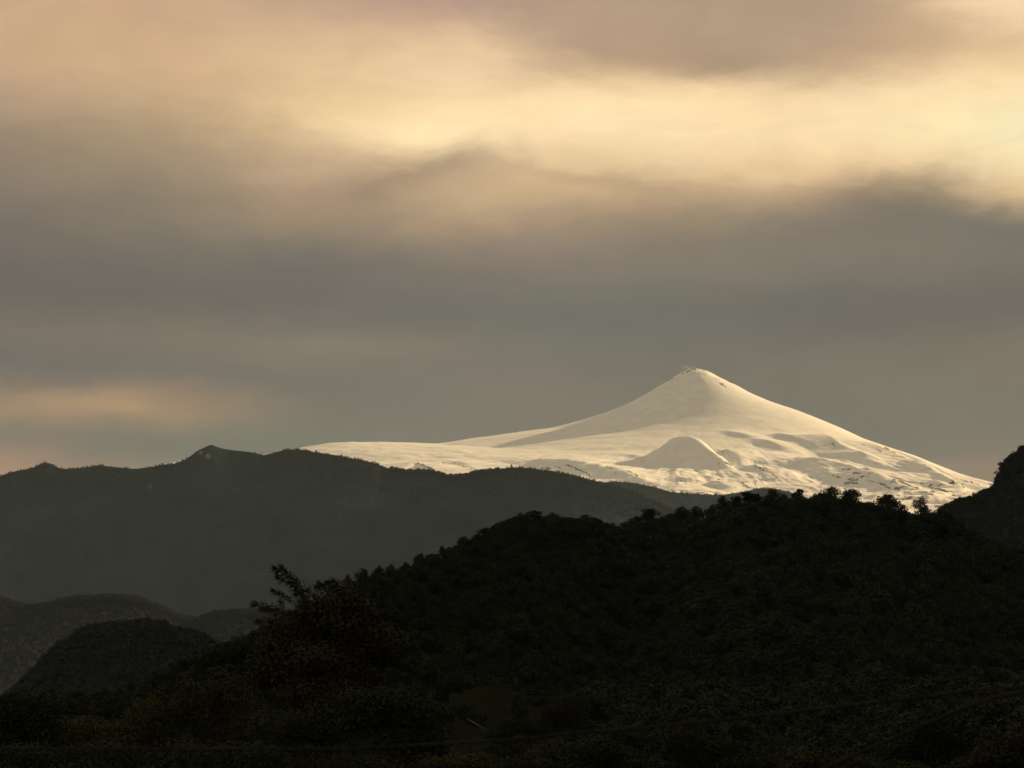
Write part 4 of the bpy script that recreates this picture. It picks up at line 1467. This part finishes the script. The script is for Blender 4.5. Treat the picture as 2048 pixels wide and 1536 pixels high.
def wire(curve, Ya, Yb_, barbs):
    n = 60
    P = np.array(curve, float)
    pts = []
    for i in range(n + 1):
        t = i / n
        px = P[0, 0] + t * (P[-1, 0] - P[0, 0])
        py = np.interp(px, P[:, 0], P[:, 1])
        pts.append(at(px, py, Ya + t * (Yb_ - Ya)) - fo)
    T = Tubes()
    # two strands twisted round each other
    for ph in (0, math.pi):
        tw = []
        for i in range(n * 6 + 1):
            t = i / 6
            k = min(int(t), n - 1)
            p = pts[k].lerp(pts[k + 1], t - k)
            an = i * 0.9 + ph
            tw.append(p + Vector((0, math.cos(an), math.sin(an))) * 0.0011)
        T.add(tw, 0.0010, 5)
    w_ = T.build('wire', M_wire, fence)
    for bpx in barbs:
        t = (bpx - P[0, 0]) / (P[-1, 0] - P[0, 0]) * n
        k = min(int(t), n - 1)
        p = pts[k].lerp(pts[k + 1], t - k)
        B = Tubes()
        for a_ in (0.5, -0.6):
            dv = Vector((0.4, 0.2, 1)).normalized() if a_ > 0 else Vector((-0.5, 0.3, 0.9)).normalized()
            B.add([p - dv * 0.006, p + dv * 0.006], [0.0006, 0.0009, ], 5)
        coil = [p + Vector(((j / 16 - 0.5) * 0.008, math.cos(j * 1.57) * 0.0022, math.sin(j * 1.57) * 0.0022)) for j in range(17)]
        B.add(coil, 0.0010, 5)
        B.build('barb', M_wire, w_)


wire([(-180, 1500), (0, 1498), (350, 1499), (700, 1498), (1000, 1482), (1150, 1467), (1300, 1455), (1420, 1443), (1620, 1421), (1800, 1400), (1930, 1383), (2048, 1374), (2115, 1371)], 3.1, 2.6, [240, 620, 1040, 1385, 1622, 1688, 1940])
wire([(1500, 1600), (1640, 1540), (1760, 1488), (1850, 1450), (1930, 1415), (1990, 1396), (2115, 1372)], 2.9, 2.6, [1850])
for (px, Y) in ((2112, 2.6), (-182, 3.1)):
    p0 = at(px, 1360, Y)
    T = Tubes()
    b0 = Vector((p0.x, Y, gz(p0.x, Y) - 0.3))
    T.add([b0 - fo, b0.lerp(p0, 0.5) - fo + Vector((0.004, 0, 0)), p0 - fo], [0.032, 0.030, 0.027], 8)
    T.build('post', M_bark, fence)

# ------------------------------------------------------------------ steam at the crater and the hazy air
def volume_mat(name, col, dens, aniso=0.0, emit=False):
    m = bpy.data.materials.new(name)
    m.use_nodes = True
    n, l = m.node_tree.nodes, m.node_tree.links
    n.clear()
    out = n.new('ShaderNodeOutputMaterial')
    pv = n.new('ShaderNodeVolumePrincipled')
    pv.inputs['Color'].default_value = (*col, 1)
    pv.inputs['Density'].default_value = dens
    pv.inputs['Anisotropy'].default_value = aniso
    l.new(pv.outputs[0], out.inputs['Volume'])
    return m


def box(name, lo, hi, mat):
    me = bpy.data.meshes.new(name)
    v = [(x, y, z) for x in (lo[0], hi[0]) for y in (lo[1], hi[1]) for z in (lo[2], hi[2])]
    f = [(0, 1, 3, 2), (4, 6, 7, 5), (0, 4, 5, 1), (2, 3, 7, 6), (0, 2, 6, 4), (1, 5, 7, 3)]
    me.from_pydata(v, [], f)
    me.materials.append(mat)
    o_ = bpy.data.objects.new(name, me)
    C.objects.link(o_)
    return o_


hz = box('haze', (-61000, -61000, -110), (61000, 61000, top.z + 120), volume_mat('haze_air', (0.56, 0.76, 1.0), 9.2e-6))
tag(hz, 'thin bluish haze in the air between the ridges', 'haze', kind='stuff')


# a breath of steam over the crater
me = bpy.data.meshes.new('steam')
bm = bmesh.new()
bmesh.ops.create_icosphere(bm, subdivisions=3, radius=1.0)
for v in bm.verts:
    k = 1 + 0.22 * math.sin(5 * v.co.x + 1) * math.cos(4 * v.co.z) + 0.15 * math.sin(7 * v.co.y)
    v.co = Vector((v.co.x * 62 * k, v.co.y * 30 * k, v.co.z * 17 * k + max(-v.co.x, 0) * 14))
bm.to_mesh(me); bm.free()
me.materials.append(volume_mat('steam_air', (0.95, 0.95, 0.95), 0.0018))
st = bpy.data.objects.new('steam', me)
st.location = at(1378, 736, SY + 20)
C.objects.link(st)
tag(st, 'faint wisp of steam just above the crater of the volcano', 'steam', kind='stuff')
